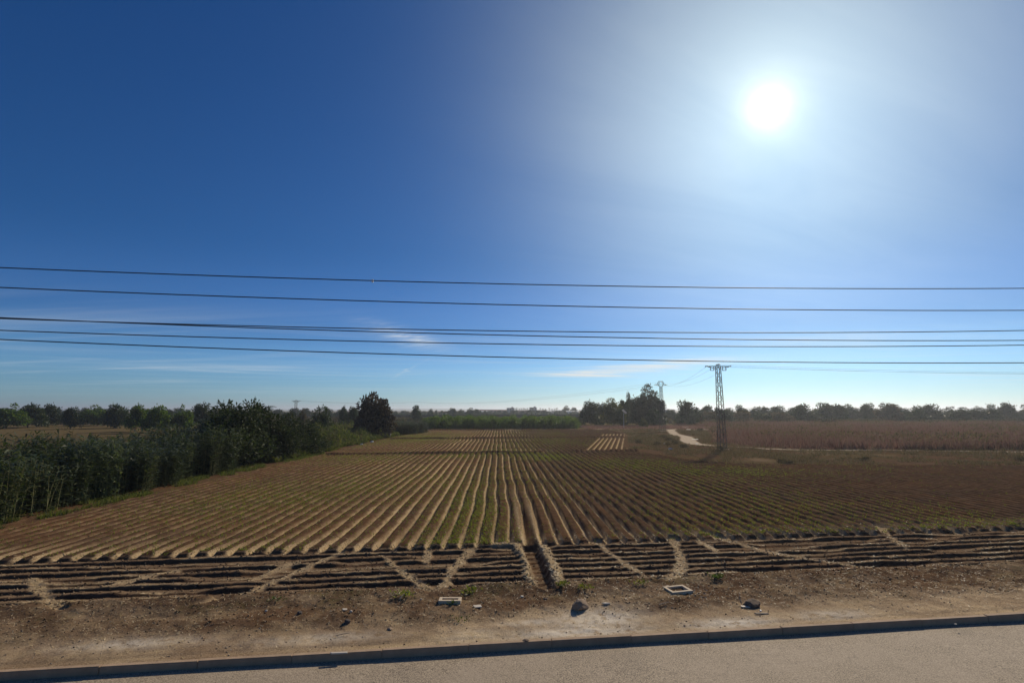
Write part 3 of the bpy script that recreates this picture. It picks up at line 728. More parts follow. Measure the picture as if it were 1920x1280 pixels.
for k in range(11):
    px = 8 + k * 42 + rng.uniform(-8, 8)
    tree_at('broadleaf_tree', ORD[k] + ' tree from the left end of the horizon behind the tall reeds', px, 130 + rng.uniform(-10, 60), 760 + rng.uniform(-6, 5), rng.uniform(30, 55), 'round', rng.choice([L_DARK, L_CIT, L_DARK]), rng.choice([3, 8, 9, 13]), 0.06, 'trees of the far left horizon', rz=px)
for k, (px, tp, w_, Y, lm) in enumerate([(1330, 772, 40, 205, L_SCRUB), (1362, 774, 36, 200, L_DARK), (1395, 771, 44, 204, L_SCRUB), (1428, 774, 36, 198, L_DARK), (1466, 773, 44, 206, L_SCRUB)]):
    tree_at('shrub', ['brownish shrub below the broad tree left of the near pylon', 'dark shrub seen through the foot of the near pylon lattice', 'brown-green shrub right of the near pylon shaft', 'dark shrub below the pale hill', 'brownish shrub at the left start of the far right treeline'][k], px, Y, tp, w_, 'round', lm, [3, 13, 9, 15, 16][k], 0.02, cat='shrub')

# orange orchard
oc, ot = make_tree_meshes(300, 3.5, 4.4, 0.1, 34, 0.75, 2200, 0.27, 0, 0.8, 0.09, 0.3, norm=True); oc.materials.append(L_CIT); ot.materials.append(BARK)
oc2, ot2 = make_tree_meshes(301, 3.3, 4.2, 0.1, 32, 0.75, 2200, 0.27, 0, 0.85, 0.09, 0.3, norm=True); oc2.materials.append(L_CIT); ot2.materials.append(BARK)
rng = random.Random(41)
for r_ in range(6):
    for c_ in range(17):
        x = -25.5 + c_ * 2.9 + rng.uniform(-.3, .3) + (r_ % 2) * 0.4; y = 151.2 + r_ * 4.6 + rng.uniform(-.3, .3)
        if x > 18 + (y - 150) * 0.16: continue
        s_ = rng.uniform(0.86, 1.08)
        t = empty('orange_tree', (x, y, -0.03), rng.uniform(0, 6.3), (s_, s_, s_ * rng.uniform(0.92, 1.06)))
        tag(t, 'low round dark green citrus tree in the orchard beyond the ploughed field', 'tree', 'orchard trees beyond the field')
        a, b = ((oc, ot), (oc2, ot2))[rng.random() < 0.5]
        link('trunk', b, None, t); link('crown', a, None, t)

# palms
def palm_meshes(seed, H, fr):
    rng = random.Random(seed); mb = MB()
    mb.tube([(0, 0, -0.1), (0.1, 0, H * 0.5), (0.05, 0.05, H)], [0.26, 0.2, 0.2], 7)
    V = []; F = []
    for k in range(26):
        a = k * 2.4 + rng.random() * 0.3; e = rng.uniform(-0.5, 1.1); n = 7; pts = []
        for i in range(n):
            f = i / (n - 1); pts.append(Vector((math.cos(a) * fr * f * math.cos(e * (1 - f * .4)), math.sin(a) * fr * f * math.cos(e * (1 - f * .4)), H + fr * (math.sin(e) * f - 0.62 * f * f))))
        sd = Vector((-math.sin(a), math.cos(a), 0))
        for i in range(n - 1):
            for s_ in (-1, 1):
                for q in (0.0, 0.5):
                    p = pts[i].lerp(pts[i + 1], q); w = 0.42 * fr / 2.4 * math.sin(math.pi * (0.12 + 0.8 * (i + q) / n)); b = len(V)
                    V += [p, pts[i].lerp(pts[i + 1], q + 0.22), p + sd * s_ * w + (pts[i + 1] - pts[i]) * 0.8 - Vector((0, 0, w * 0.5))]; F.append((b, b + 1, b + 2))
    return np_mesh('fronds', [tuple(v) for v in V], F), mb.mesh('trunk')
pf, pt = palm_meshes(5, 9.0, 2.6); pf.materials.append(L_DARK); pt.materials.append(BARK)
rng = random.Random(43)
for px, tp in [(966, 764.5), (969, 763), (974, 764.3), (978, 764), (982, 763.7), (985, 764.6), (989, 763.6), (998, 762.5), (1013, 763.8), (1018, 764.4), (1023, 764.8), (1030, 763.8), (1035, 765), (1040, 764.6), (1044, 763.2)]:
    Y = 640 + rng.uniform(-25, 25); H = z_at(tp, Y); s_ = H / 10.3
    t = empty('palm_tree', (x_at(px, Y), Y, 0), rng.uniform(0, 6), (s_, s_, s_)); tag(t, 'small distant palm tree in the row along the town skyline', 'palm', 'palms along the town skyline')
    link('trunk', pt, None, t); link('fronds', pf, None, t)
for px, tp, Y, lb in [(493, 756, 76, 'palm with drooping fronds behind the reeds at the left'), (536, 769.5, 120, 'small palm just left of the distant left pylon')]:
    H = z_at(tp, Y); s_ = H / 10.3
    t = empty('palm_tree', (x_at(px, Y), Y, 0), 1.0, (s_ * 1.2, s_ * 1.2, s_)); tag(t, lb, 'palm')
    link('trunk', pt, None, t); link('fronds', pf, None, t)

# ------------------------------------------------------------------ weeds, crops, straw (uncountable)
def blades(name, X, Y, Z, H, width, mat, label, cat, rng, lean=0.45, k=3, attrs=None):
    n = len(X)
    X = np.repeat(X, k); Y = np.repeat(Y, k); Z = np.repeat(Z, k); H = np.repeat(H, k) * rng.uniform(0.6, 1.15, n * k); width = np.repeat(np.broadcast_to(width, n), k)
    a = rng.random(n * k) * 6.283; ln = rng.normal(0, lean, (2, n * k)) * H
    o = width[:, None] * 0.5 * np.stack([np.cos(a), np.sin(a), np.zeros(n * k)], 1)
    jit = rng.normal(0, 1, (n * k, 3)) * np.array([1, 1, 0]) * width[:, None] * 0.8
    P = np.stack([X, Y, Z - 0.01], 1) + jit
    V = np.stack([P - o, P + o, P + np.stack([ln[0], ln[1], H], 1)], 1).reshape(-1, 3)
    F = np.arange(3 * n * k).reshape(-1, 3)
    o_ = link(name, np_mesh(name, V, F), mat); tag(o_, label, cat, None, 'stuff'); return o_
rg = np.random.default_rng(77)
def seedlings():
    n = 900000
    s_ = 21.9 + (118) * rg.random(n) ** 1.7; X = rg.uniform(-23.5, 60, n); Y = s_ + SLOPE * X
    keep = (np.abs(X) < Y * 1.04 + 1) & (X < field_right(Y) - 0.5) & (Y < 139)
    X, Y = X[keep], Y[keep]
    u, rot = row_phase(X, Y); w = np.abs(u - np.floor(u + 0.5))
    d = crop_density(X, Y) * (0.25 + 0.75 * sst(w, 0.10, 0.28))
    keep = rg.random(len(X)) < d * 0.42
    X, Y = X[keep], Y[keep]; z, _ = terrain(X, Y)
    sc_ = np.interp(Y, [20, 60, 140], [1.0, 1.25, 1.7])
    print('seedlings', len(X))
    blades('crop_seedlings', X, Y, z, 0.085 * sc_ * rg.uniform(0.6, 1.4, len(X)), 0.032 * sc_, L_CROP, 'sparse yellow-green seedlings along the ploughed beds', 'crop', rg, 0.5, 2)
seedlings()
def straw():
    n = 420000
    s_ = 16.8 + 50 * rg.random(n) ** 2.0; X = rg.uniform(-24, 40, n); Y = s_ + SLOPE * X
    k = (np.abs(X) < Y * 1.03 + 1) & (X < field_right(Y) - 0.5); X, Y = X[k], Y[k]
    z, a = terrain(X, Y); k = rg.random(len(X)) < a['straw'] ** 1.5 * 0.8
    X, Y, z = X[k], Y[k], z[k]
    n2 = 26000; s2 = rg.uniform(13.2, 17.2, n2); x2 = rg.uniform(-16, 17, n2); y2 = s2 + SLOPE * x2; k = rg.random(n2) < 0.12 + 0.38 * (s2 > 14.4); x2, y2 = x2[k], y2[k]
    X = np.concatenate([X, x2]); Y = np.concatenate([Y, y2]); z = np.concatenate([z, terrain(x2, y2)[0]])
    n = len(X); print('straw', n); a = rg.random(n) * 6.283; L = rg.uniform(0.05, 0.17, n); w = rg.uniform(0.005, 0.015, n); sv = S_of(X, Y) < 17.0; L = np.where(sv, L * 0.75, L); w = np.where(sv, w * 0.7, w)
    d = np.stack([np.cos(a), np.sin(a), rg.uniform(-.1, .45, n)], 1) * L[:, None]; sd = np.stack([-np.sin(a), np.cos(a), rg.uniform(-.5, .5, n)], 1) * w[:, None]
    P = np.stack([X, Y, z + 0.012], 1)
    V = np.stack([P - sd, P + sd, P + d], 1).reshape(-1, 3)
    tag(link('straw_litter', np_mesh('straw_litter', V, np.arange(3 * n).reshape(-1, 3)), L_STRAW), 'pale dry straw lying in the furrows and on the verge', 'straw', None, 'stuff')
straw()
def pebbles():
    n = 2600; s2 = 13.25 + 3.8 * rg.random(n); X = rg.uniform(-15, 16, n); Y = s2 + SLOPE * X; z, _ = terrain(X, Y)
    r = 0.007 + 0.022 * rg.random(n) ** 4; b = np.array([(1, 0, 0), (0, 1, 0), (-1, 0, 0), (0, -1, 0), (0, 0, .5), (0, 0, -.6)])
    V = (b[None] * r[:, None, None] * rg.uniform(0.55, 1.35, (n, 6, 1)) + np.stack([X, Y, z + r * 0.3], 1)[:, None]).reshape(-1, 3)
    f = np.array([(0, 1, 4), (1, 2, 4), (2, 3, 4), (3, 0, 4), (1, 0, 5), (2, 1, 5), (3, 2, 5), (0, 3, 5)])
    F = (f[None] + np.arange(n)[:, None, None] * 6).reshape(-1, 3)
    tag(link('pebbles', np_mesh('pebbles', V, F), L_PEB), 'small pebbles and crumbs scattered over the verge behind the kerb', 'gravel', None, 'stuff')
L_PEB = leaf('pebble', [(0.10, 0.072, 0.05), (0.19, 0.145, 0.10), (0.32, 0.26, 0.19), (0.58, 0.51, 0.41)], 0.0, 0.9, 0.1)
pebbles()
def clods():
    n = 20000; s2 = np.concatenate([rg.uniform(16.7, 22.2, 14000), rg.uniform(14.6, 17.0, 6000)]); X = rg.uniform(-19, 21, n); Y = s2 + SLOPE * X; z, at_ = terrain(X, Y)
    r = 0.012 + 0.045 * rg.random(n) ** 3; r = np.where(s2 < 16.7, r * 0.6, r * 0.85); b = np.array([(1, 0, 0), (0, 1, 0), (-1, 0, 0), (0, -1, 0), (0, 0, .75), (0, 0, -.6)])
    V = (b[None] * r[:, None, None] * rg.uniform(0.55, 1.35, (n, 6, 1)) + np.stack([X, Y, z + r * 0.2], 1)[:, None]).reshape(-1, 3)
    f = np.array([(0, 1, 4), (1, 2, 4), (2, 3, 4), (3, 0, 4), (1, 0, 5), (2, 1, 5), (3, 2, 5), (0, 3, 5)])
    F = (f[None] + np.arange(n)[:, None, None] * 6).reshape(-1, 3)
    pl = np.repeat(np.clip(at_['pale'] * 1.1 + rg.normal(0.15, 0.2, n), 0, 1), 6); zz = np.zeros(6 * n)
    tag(link('soil_clods', np_mesh('soil_clods', V, F, dict(pale=pl, straw=zz, green=zz, chalk=zz)), SOIL), 'crumbled soil clods over the cross ridges and the verge', 'clods', None, 'stuff')
clods()
def weeds():
    def bushy(name, X, Y, top, size, mat, label, cat):
        n = len(X); P = np.stack([X, Y, top * rg.random(n) ** 0.6], 1); D = np.stack([rg.normal(0, .35, n), rg.normal(0, .35, n), np.full(n, 0.9)], 1)
        V, F = leaf_cards(P, D, size, rg, 0.26); tag(link(name, np_mesh(name, V, F), mat), label, cat, None, 'stuff')
    n = 70000
    Y = 54 + 66 * rg.random(n) ** 1.2; X = -23.9 - 16 * rg.random(n) ** 1.4
    X = np.minimum(X, -23.9 - 1.4 * fbm(Y * 0.3, Y * 0, 81, 2))
    cl = fbm(X * 0.45, Y * 0.3, 82, 3); hh = (0.35 + 1.9 * sst(-X, 24.1, 29)) * (0.25 + 1.5 * cl ** 1.5)
    q = rg.random(n) < 0.62
    bushy('tall_weeds', X[q], Y[q], hh[q], 0.42, L_WEED, 'tall dark green weeds along the left edge of the field', 'weeds')
    q = ~q & (cl < 0.62)
    bushy('dry_weeds', X[q][::2], Y[q][::2], hh[q][::2] * 1.12, 0.38, L_SCRUB, 'drying brownish weeds mixed into the green ones left of the field', 'weeds')
    n = 9000; Y = rg.uniform(22, 66, n); X = -23.6 - 2.2 * rg.random(n) ** 1.3; q = fbm(Y * 0.5, X * 0.8, 88, 3) > 0.46; X, Y = X[q], Y[q]; n = len(X)
    blades('edge_grass', X, Y, np.zeros(n), rg.uniform(0.08, 0.4, n), 0.05, L_WEED, 'short grass at the foot of the reeds', 'grass', rg, 0.5, 3)
    # dry brown crop right of the track
    n = 60000; Y = 72 + 125 * rg.random(n) ** 1.25; X = 30 + 150 * rg.random(n)
    tx = 2.5 * (fbm(X * 0.25, Y * 0.25, 89, 3) - 0.4) * 2 + np.interp(Y, [60, 67, 71, 74, 78.5, 85, 93, 107, 118, 141, 200], [150, 80, 50, 38.5, 34.5, 33.5, 35.5, 40, 44, 52, 62])
    hh = 0.55 + 1.0 * sst(X - tx, 0.5, 7)
    k = (X > tx + 0.6) & (X < Y * 1.05); X, Y, hh = X[k], Y[k], hh[k]
    blades('dry_crop', X, Y, np.zeros(len(X)), hh * (0.15 + 1.6 * fbm(X * 0.28, Y * 0.15, 83, 3)), 0.12, L_DRY, 'reddish-brown dried crop right of the pale track', 'crop', rg, 0.3, 3)
    q = fbm(X * 0.10, Y * 0.07, 90, 3) > 0.54
    bushy('green_patches', X[q], Y[q], hh[q] * 1.25, 0.5, L_SCRUB, 'grey-green weed patches standing in the reddish-brown dried crop', 'weeds')
    # rough plants on the waste ground
    n = 90000; Y = 47 + 97 * rg.random(n) ** 1.15; X = rg.uniform(15, 120, n)
    td = seg_dist(X, Y, TRACK); k = (X > field_right(Y) + 0.3) & (td > 1.5) & (np.abs(Y - 145.6) > 2) & (X < Y * 1.05) & (fbm(X * 0.22, Y * 0.16, 84, 3) > 0.36)
    k &= ~((X > tx_of(Y) + 1) & (Y > 72))
    X, Y = X[k], Y[k]; z, _ = terrain(X, Y)
    blades('rough_weeds', X, Y, z, rg.uniform(0.08, 0.45, len(X)) * (0.5 + 1.0 * fbm(X * 0.3, Y * 0.3, 97, 2)), 0.06, L_SCRUB, 'rough grey-brown weeds on the waste ground around the near pylon', 'weeds', rg, 0.5, 3)
    # scrub beyond the orchard
    n = 26000; Y = 190 + 135 * rg.random(n); X = rg.uniform(-260, 330, n); k = ~((X > 18) & (X < 62) & (Y < 215)); X, Y = X[k], Y[k]
    blades('brown_scrub', X, Y, np.zeros(len(X)) - 0.03, rg.uniform(0.8, 2.2, len(X)) * (0.5 + fbm(X * .05, Y * .05, 85, 3)), 0.7, L_BROWN, 'brown scrubland between the orchard and the distant dark wall', 'scrub', rg, 0.5, 2)
    n = 16000; Y = 335 + 280 * rg.random(n); X = rg.uniform(-500, 620, n)
    blades('distant_bushes', X, Y, np.zeros(n) - 0.03, rg.uniform(1.0, 3.6, n) * (0.4 + fbm(X * .03, Y * .03, 86, 3)), 1.8, L_DARK, 'dark low bushes on the plain before the distant town', 'bushes', rg, 0.4, 2)
    # the strip between the track and the grove
    n = 14000; Y = rg.uniform(148.5, 172, n); X = rg.uniform(22, 120, n)
    blades('grove_grass', X, Y, np.zeros(n), rg.uniform(0.2, 0.9, n), 0.12, L_DRY, 'dry grass between the far track and the grove', 'grass', rg, 0.5, 3)
def tx_of(Y): return np.interp(Y, [60, 67, 71, 74, 78.5, 85, 93, 107, 118, 141, 200], [150, 80, 50, 38.5, 34.5, 33.5, 35.5, 40, 44, 52, 62])
weeds()

# low shrubs on the waste ground, one by one
sc_m, st_m = make_tree_meshes(400, 1.0, 1.3, 0.02, 16, 0.24, 800, 0.13, 0, 0.8, 0.03, 0.2); sc_m.materials.append(L_SCRUB); st_m.materials.append(BARK)
rng = random.Random(53)
k = 0
while k < 20:
    y = rng.uniform(52, 138); x = rng.uniform(18, 95)
    if x < float(field_right(np.array(y))) + 1.2 or float(seg_dist(np.array([x]), np.array([y]), TRACK)[0]) < 3.0 or x > y * 1.02: continue
    if y > 72 and x > float(tx_of(y)) + 2 : continue
    k += 1; s_ = rng.uniform(0.35, 0.95)
    t = empty('low_shrub', (x, y, ground_z(x, y) - 0.03), rng.uniform(0, 6), (s_ * 1.3, s_ * 1.3, s_)); tag(t, 'low grey-green shrub on the waste ground around the near pylon', 'shrub', 'shrubs on the waste ground')
    link('stem', st_m, None, t); link('foliage', sc_m, None, t)

# weeds by the kerbside boxes
def weed_tuft(px, py, h, w, n, label, mat=L_GRASS, seed=0):
    rng_ = np.random.default_rng(seed); x, y = at(px, py, 0.1); z = ground_z(x, y)
    P = np.stack([rng_.normal(0, w * 0.35, n), rng_.normal(0, w * 0.25, n), np.zeros(n)], 1)
    D = np.stack([rng_.normal(0, 0.6, n), rng_.normal(0, 0.6, n), rng_.uniform(0.5, 1.2, n)], 1)
    P[:, 2] = h * rng_.random(n) * 0.5
    V, F = leaf_cards(P, D, h * 0.62, rng_, 0.34)
    o = link('weed', np_mesh('weed', V, F), mat, None, (x, y, z)); tag(o, label, 'weed', None)
weed_tuft(882, 1109, 0.16, 0.46, 90, 'bright green weed right of the left concrete box', L_CROP, 1)
weed_tuft(757, 1117, 0.19, 0.42, 70, 'green weed with pale stalks left of the left concrete box', L_CROP, 2)
weed_tuft(848, 1131, 0.14, 0.16, 30, 'small dark weed against the front of the left concrete box', L_GRASS, 3)
weed_tuft(1054, 1101, 0.2, 0.26, 60, 'green weed at the lower end of the deep furrow', L_CROP, 4)
weed_tuft(1098, 1103, 0.16, 0.4, 57, 'yellowish weed patch right of the deep furrow end', L_CROP, 5)
weed_tuft(1202, 1096, 0.16, 0.36, 46, 'yellowish weed patch left of the right concrete box', L_CROP, 6)
weed_tuft(1345, 1086, 0.16, 0.44, 95, 'leafy weed upslope of the right concrete box', L_GRASS, 7)
weed_tuft(862, 1155, 0.12, 0.4, 40, 'flat weed below the left concrete box', L_GRASS, 8)
weed_tuft(518, 1128, 0.14, 0.34, 40, 'small dull weed at the left below the cross ridges', L_GRASS, 9)

# ------------------------------------------------------------------ concrete irrigation boxes
def box_at(name, corners, top, wall, label, drop=0.5):
    """open concrete box: four rim slabs, inner walls and floor"""
    P = [Vector((x, y, 0)) for x, y in corners]      # near left, near right, far right, far left
    c = sum(P, Vector()) / 4
    ex = (P[1] - P[0]); L = ex.length; rz = math.atan2(ex.y, ex.x); D = (P[3] - P[0]).length
    t = empty(name, (c.x, c.y, 0), rz); tag(t, label, 'concrete box')
    b = MB(); b.box(-L/2, L/2, -D/2, -D/2 + wall, -drop, top); b.build('front_wall', CONC_PALE, t)
    b = MB(); b.box(-L/2, L/2, D/2 - wall, D/2, -drop, top - 0.004); b.build('back_wall', CONC_PALE, t)
    b = MB(); b.box(-L/2 + 0.002, -L/2 + wall, -D/2 + wall, D/2 - wall, -drop, top - 0.003); b.build('side_wall', CONC_PALE, t)
    b = MB(); b.box(L/2 - wall, L/2 - 0.002, -D/2 + wall, D/2 - wall, -drop, top - 0.005); b.build('side_wall', CONC_PALE, t)
    b = MB(); b.box(-L/2 + wall, L/2 - wall, -D/2 + wall, D/2 - wall, -drop, -drop + 0.05); b.build('floor', DARKSTONE, t)
    for ch in t.children:
        m = ch.modifiers.new('bevel', 'BEVEL'); m.width = 0.006; m.segments = 2
def lift(pts, z): return [at(x, y, z) for x, y in pts]
box_at('irrigation_box', lift([(823, 1125.5), (865, 1125.5), (864, 1118), (824, 1118)], 0.15), 0.15, 0.085, 'open pale concrete irrigation box left of the deep furrow')
box_at('irrigation_box', lift([(1258, 1110), (1297, 1106), (1281, 1095.5), (1247, 1098)], 0.14), 0.14, 0.09, 'open pale concrete irrigation box right of the deep furrow')

# ------------------------------------------------------------------ stones and rubbish on the verge
def rock(name, px, py, size, mat, label, cat, seed, sharp=0.3, rz=0.0, sub=3, group=None):
    rng_ = np.random.default_rng(seed); bm = bmesh.new(); bmesh.ops.create_icosphere(bm, subdivisions=sub, radius=1)
    pl = [(Vector(rng_.normal(0, 1, 3)).normalized(), rng_.uniform(0.60, 0.94)) for _ in range(20)]
    for v in bm.verts:
        d = v.co.normalized(); r = 1.0
        for n, k in pl:
            q = d.dot(n)
            if q > 0: r = min(r, k / max(q, 1e-3))
        nz = 1 + sharp * 0.5 * (float(fbm(np.array([d.x * 2 + seed]), np.array([d.y * 2 + d.z * 3]), seed, 3)[0]) - 0.5)
        v.co = Vector((d.x * size[0], d.y * size[1], d.z * size[2])) * (0.5 * r * nz)
    me = bpy.data.meshes.new(name); bm.to_mesh(me); bm.free()
    x, y = at(px, py, 0.05); z = ground_z(x, y)
    o = link(name, me, mat, None, (x, y, z + size[2] * 0.16), (0, 0, rz)); tag(o, label, cat, group); return o
rock('boulder', 1087, 1137, (0.58, 0.46, 0.36), STONE, 'largest brown boulder on the verge right of the deep furrow', 'boulder', 21, rz=0.5)
rock('boulder', 1411, 1130, (0.60, 0.5, 0.30), MUDSTONE, 'dark peaked boulder at the right of the verge', 'boulder', 2)
rock('stone', 651, 1164, (0.22, 0.2, 0.16), DARKSTONE, 'dark stone on the left part of the verge', 'stone', 3, sub=2)
rock('stone', 561, 1150, (0.16, 0.16, 0.14), DARKSTONE, 'small dark stone left of the dark verge stone', 'stone', 4, sub=2)
rock('stone', 731, 1174, (0.20, 0.18, 0.08), STONE, 'flat brown stone on the verge below the green weed', 'stone', 5, sub=2)
rock('stone', 499, 1146, (0.09, 0.09, 0.08), WHITE_TILE, 'round whitish stone near the left below the cross ridges', 'stone', 6, sub=2)
rock('stone', 985, 1197, (0.24, 0.16, 0.09), MUDSTONE, 'dark clod beside the kerb below the deep furrow', 'clod', 7, sub=2)
rock('stone', 1023, 1122, (0.16, 0.13, 0.09), MUDSTONE, 'dark clod left of the largest boulder', 'clod', 8, sub=2)
rock('stone', 1136, 1131, (0.28, 0.12, 0.07), WHITE_TILE, 'flat pale stone right of the largest boulder', 'stone', 9, sub=2)
rock('stone', 658, 1148, (0.10, 0.09, 0.08), WHITE_TILE, 'small pale stone above the dark verge stone', 'stone', 10, sub=2)
rock('stone', 790, 1126, (0.08, 0.07, 0.06), WHITE_TILE, 'small pale stone left of the left concrete box', 'stone', 12, sub=2)
rng = random.Random(61)
for k in range(26):
    s_ = rng.uniform(0.03, 0.07)
    px = rng.uniform(60, 1860); py = 1128 + (1206 - 1128) * rng.random() ** 1.6 - (px - 960) * 0.045
    rock('small_stone', px, py, (s_ * 1.3, s_, s_ * 0.5), rng.choice([STONE, STONE, STONE, CONC, WHITE_TILE]), 'fist-sized or smaller loose stone on the verge', 'stone', 100 + k, sub=1, group='loose stones on the verge')
for k in range(34):    # crumbs beside the right box
    s_ = rng.uniform(0.02, 0.05)
    rock('rubble', 1296 + rng.gauss(18, 14), 1112 + rng.gauss(4, 5), (s_ * 1.3, s_, s_ * 0.7), WHITE_TILE, 'pale rubble crumb scattered right of the right concrete box', 'rubble', 200 + k, sub=1, group='rubble beside the right box')
def slab(name, px, py, L, Wd, T, rz, mat, label, cat, tilt=0.06, zoff=0.0):
    bm = bmesh.new(); bmesh.ops.create_cube(bm, size=1); rng_ = random.Random(px)
    for v in bm.verts: v.co = Vector((v.co.x * L * rng_.uniform(.75, 1.1), v.co.y * Wd * rng_.uniform(.7, 1.15), v.co.z * T))
    bmesh.ops.bevel(bm, geom=bm.edges[:], offset=min(T, Wd) * 0.2, segments=1, affect='EDGES')
    me = bpy.data.meshes.new(name); bm.to_mesh(me); bm.free()
    x, y = at(px, py, 0.03); z = ground_z(x, y)
    tag(link(name, me, mat, None, (x, y, z + T * 0.5 + 0.012 + zoff), (tilt, tilt * 0.4, rz)), label, cat)
slab('tile_fragment', 896, 1139, 0.24, 0.17, 0.025, 0.3, WHITE_TILE, 'white broken tile on the verge below the left concrete box', 'tile', 0.05)
slab('tile_fragment', 979, 1121.5, 0.09, 0.09, 0.03, 0.6, WHITE_TILE, 'tiny white chip between the left box and the deep furrow', 'tile')
slab('tile_fragment', 646, 1146, 0.13, 0.08, 0.025, 0.5, WHITE_TILE, 'pale chip just above the dark stone on the left', 'tile', 0.3)
slab('plank', 636, 1222, 0.42, 0.06, 0.03, 0.16, WHITE_TILE, 'bleached stick lying along the kerb at the left', 'stick')
slab('plank', 1400, 1135, 0.32, 0.10, 0.03, 0.0, WHITE_TILE, 'pale flat piece in front of the dark peaked boulder', 'slab')
slab('plank', 1428, 1147, 0.40, 0.06, 0.025, 0.1, WOOD, 'pale lath lying at the right of the verge', 'stick')
slab('tile_fragment', 1426, 1143, 0.05, 0.05, 0.04, 0.4, PLASTIC, 'tiny white scrap above the pale lath', 'scrap')
def stick(px, py, L, rz, r, label, mat=WOOD, tilt=0.05):
    b = MB(); b.tube([(-L/2, 0, 0), (-L*0.1, L*0.05, L * tilt), (L/2, -L*0.03, L * tilt * 2)], [r, r*0.9, r*0.5], 5)
    x, y = at(px, py, 0.03); o = b.build('stick', mat); o.location = (x, y, ground_z(x, y) + 0.02); o.rotation_euler = (0, 0, rz); tag(o, label, 'stick')
stick(643, 1188, 0.34, 0.3, 0.012, 'thin pale stick on the pale ground at the left')
stick(1245, 1133, 0.34, 0.35, 0.012, 'thin twig on the verge below the right concrete box')
stick(1388, 1128, 0.30, 1.4, 0.010, 'short upright twig left of the dark peaked boulder', tilt=0.4)
stick(757, 1124, 0.30, 0.9, 0.014, 'bleached forked stalk lying below the green weed', WHITE_TILE, 0.2)
stick(690, 1279, 0.3, 0.4, 0.008, 'small dark twig lying on the road', BARK, 0.0)

# white debris by the track, far right
for k, (px, py, L, lb) in enumerate([(1285, 803, 1.9, 'long white plank lying beyond the pale track'), (1291, 807, 1.1, 'short white plank below the long one beyond the track'), (1303, 826, 1.2, 'white plank in the brush just right of the pale track')]):
    x, y = at(px, py); b = MB(); b.box(-L/2, L/2, -0.18, 0.18, 0, 0.06); o = b.build('white_plank', WHITE_TILE); o.location = (x, y, ground_z(x, y) + 0.22); o.rotation_euler = (0.2, 0, 0.1); tag(o, lb, 'plank')
for k, (px, py, sz, lb) in enumerate([(1258, 842, 0.55, 'pale rubbish bag lying on the waste ground'), (1246, 832, 0.3, 'small white scrap on the waste ground left of the track'), (1306, 831.5, 0.3, 'small white scrap below the plank in the brush'), (697, 829, 0.55, 'white plastic scrap at the left edge of the field'), (678, 834, 0.4, 'smaller white scrap nearer at the left edge of the field')]):
    rock('plastic_scrap', px, py, (sz * 1.5, sz, sz * 0.7), PLASTIC, lb, 'scrap', 300 + k, sub=2)

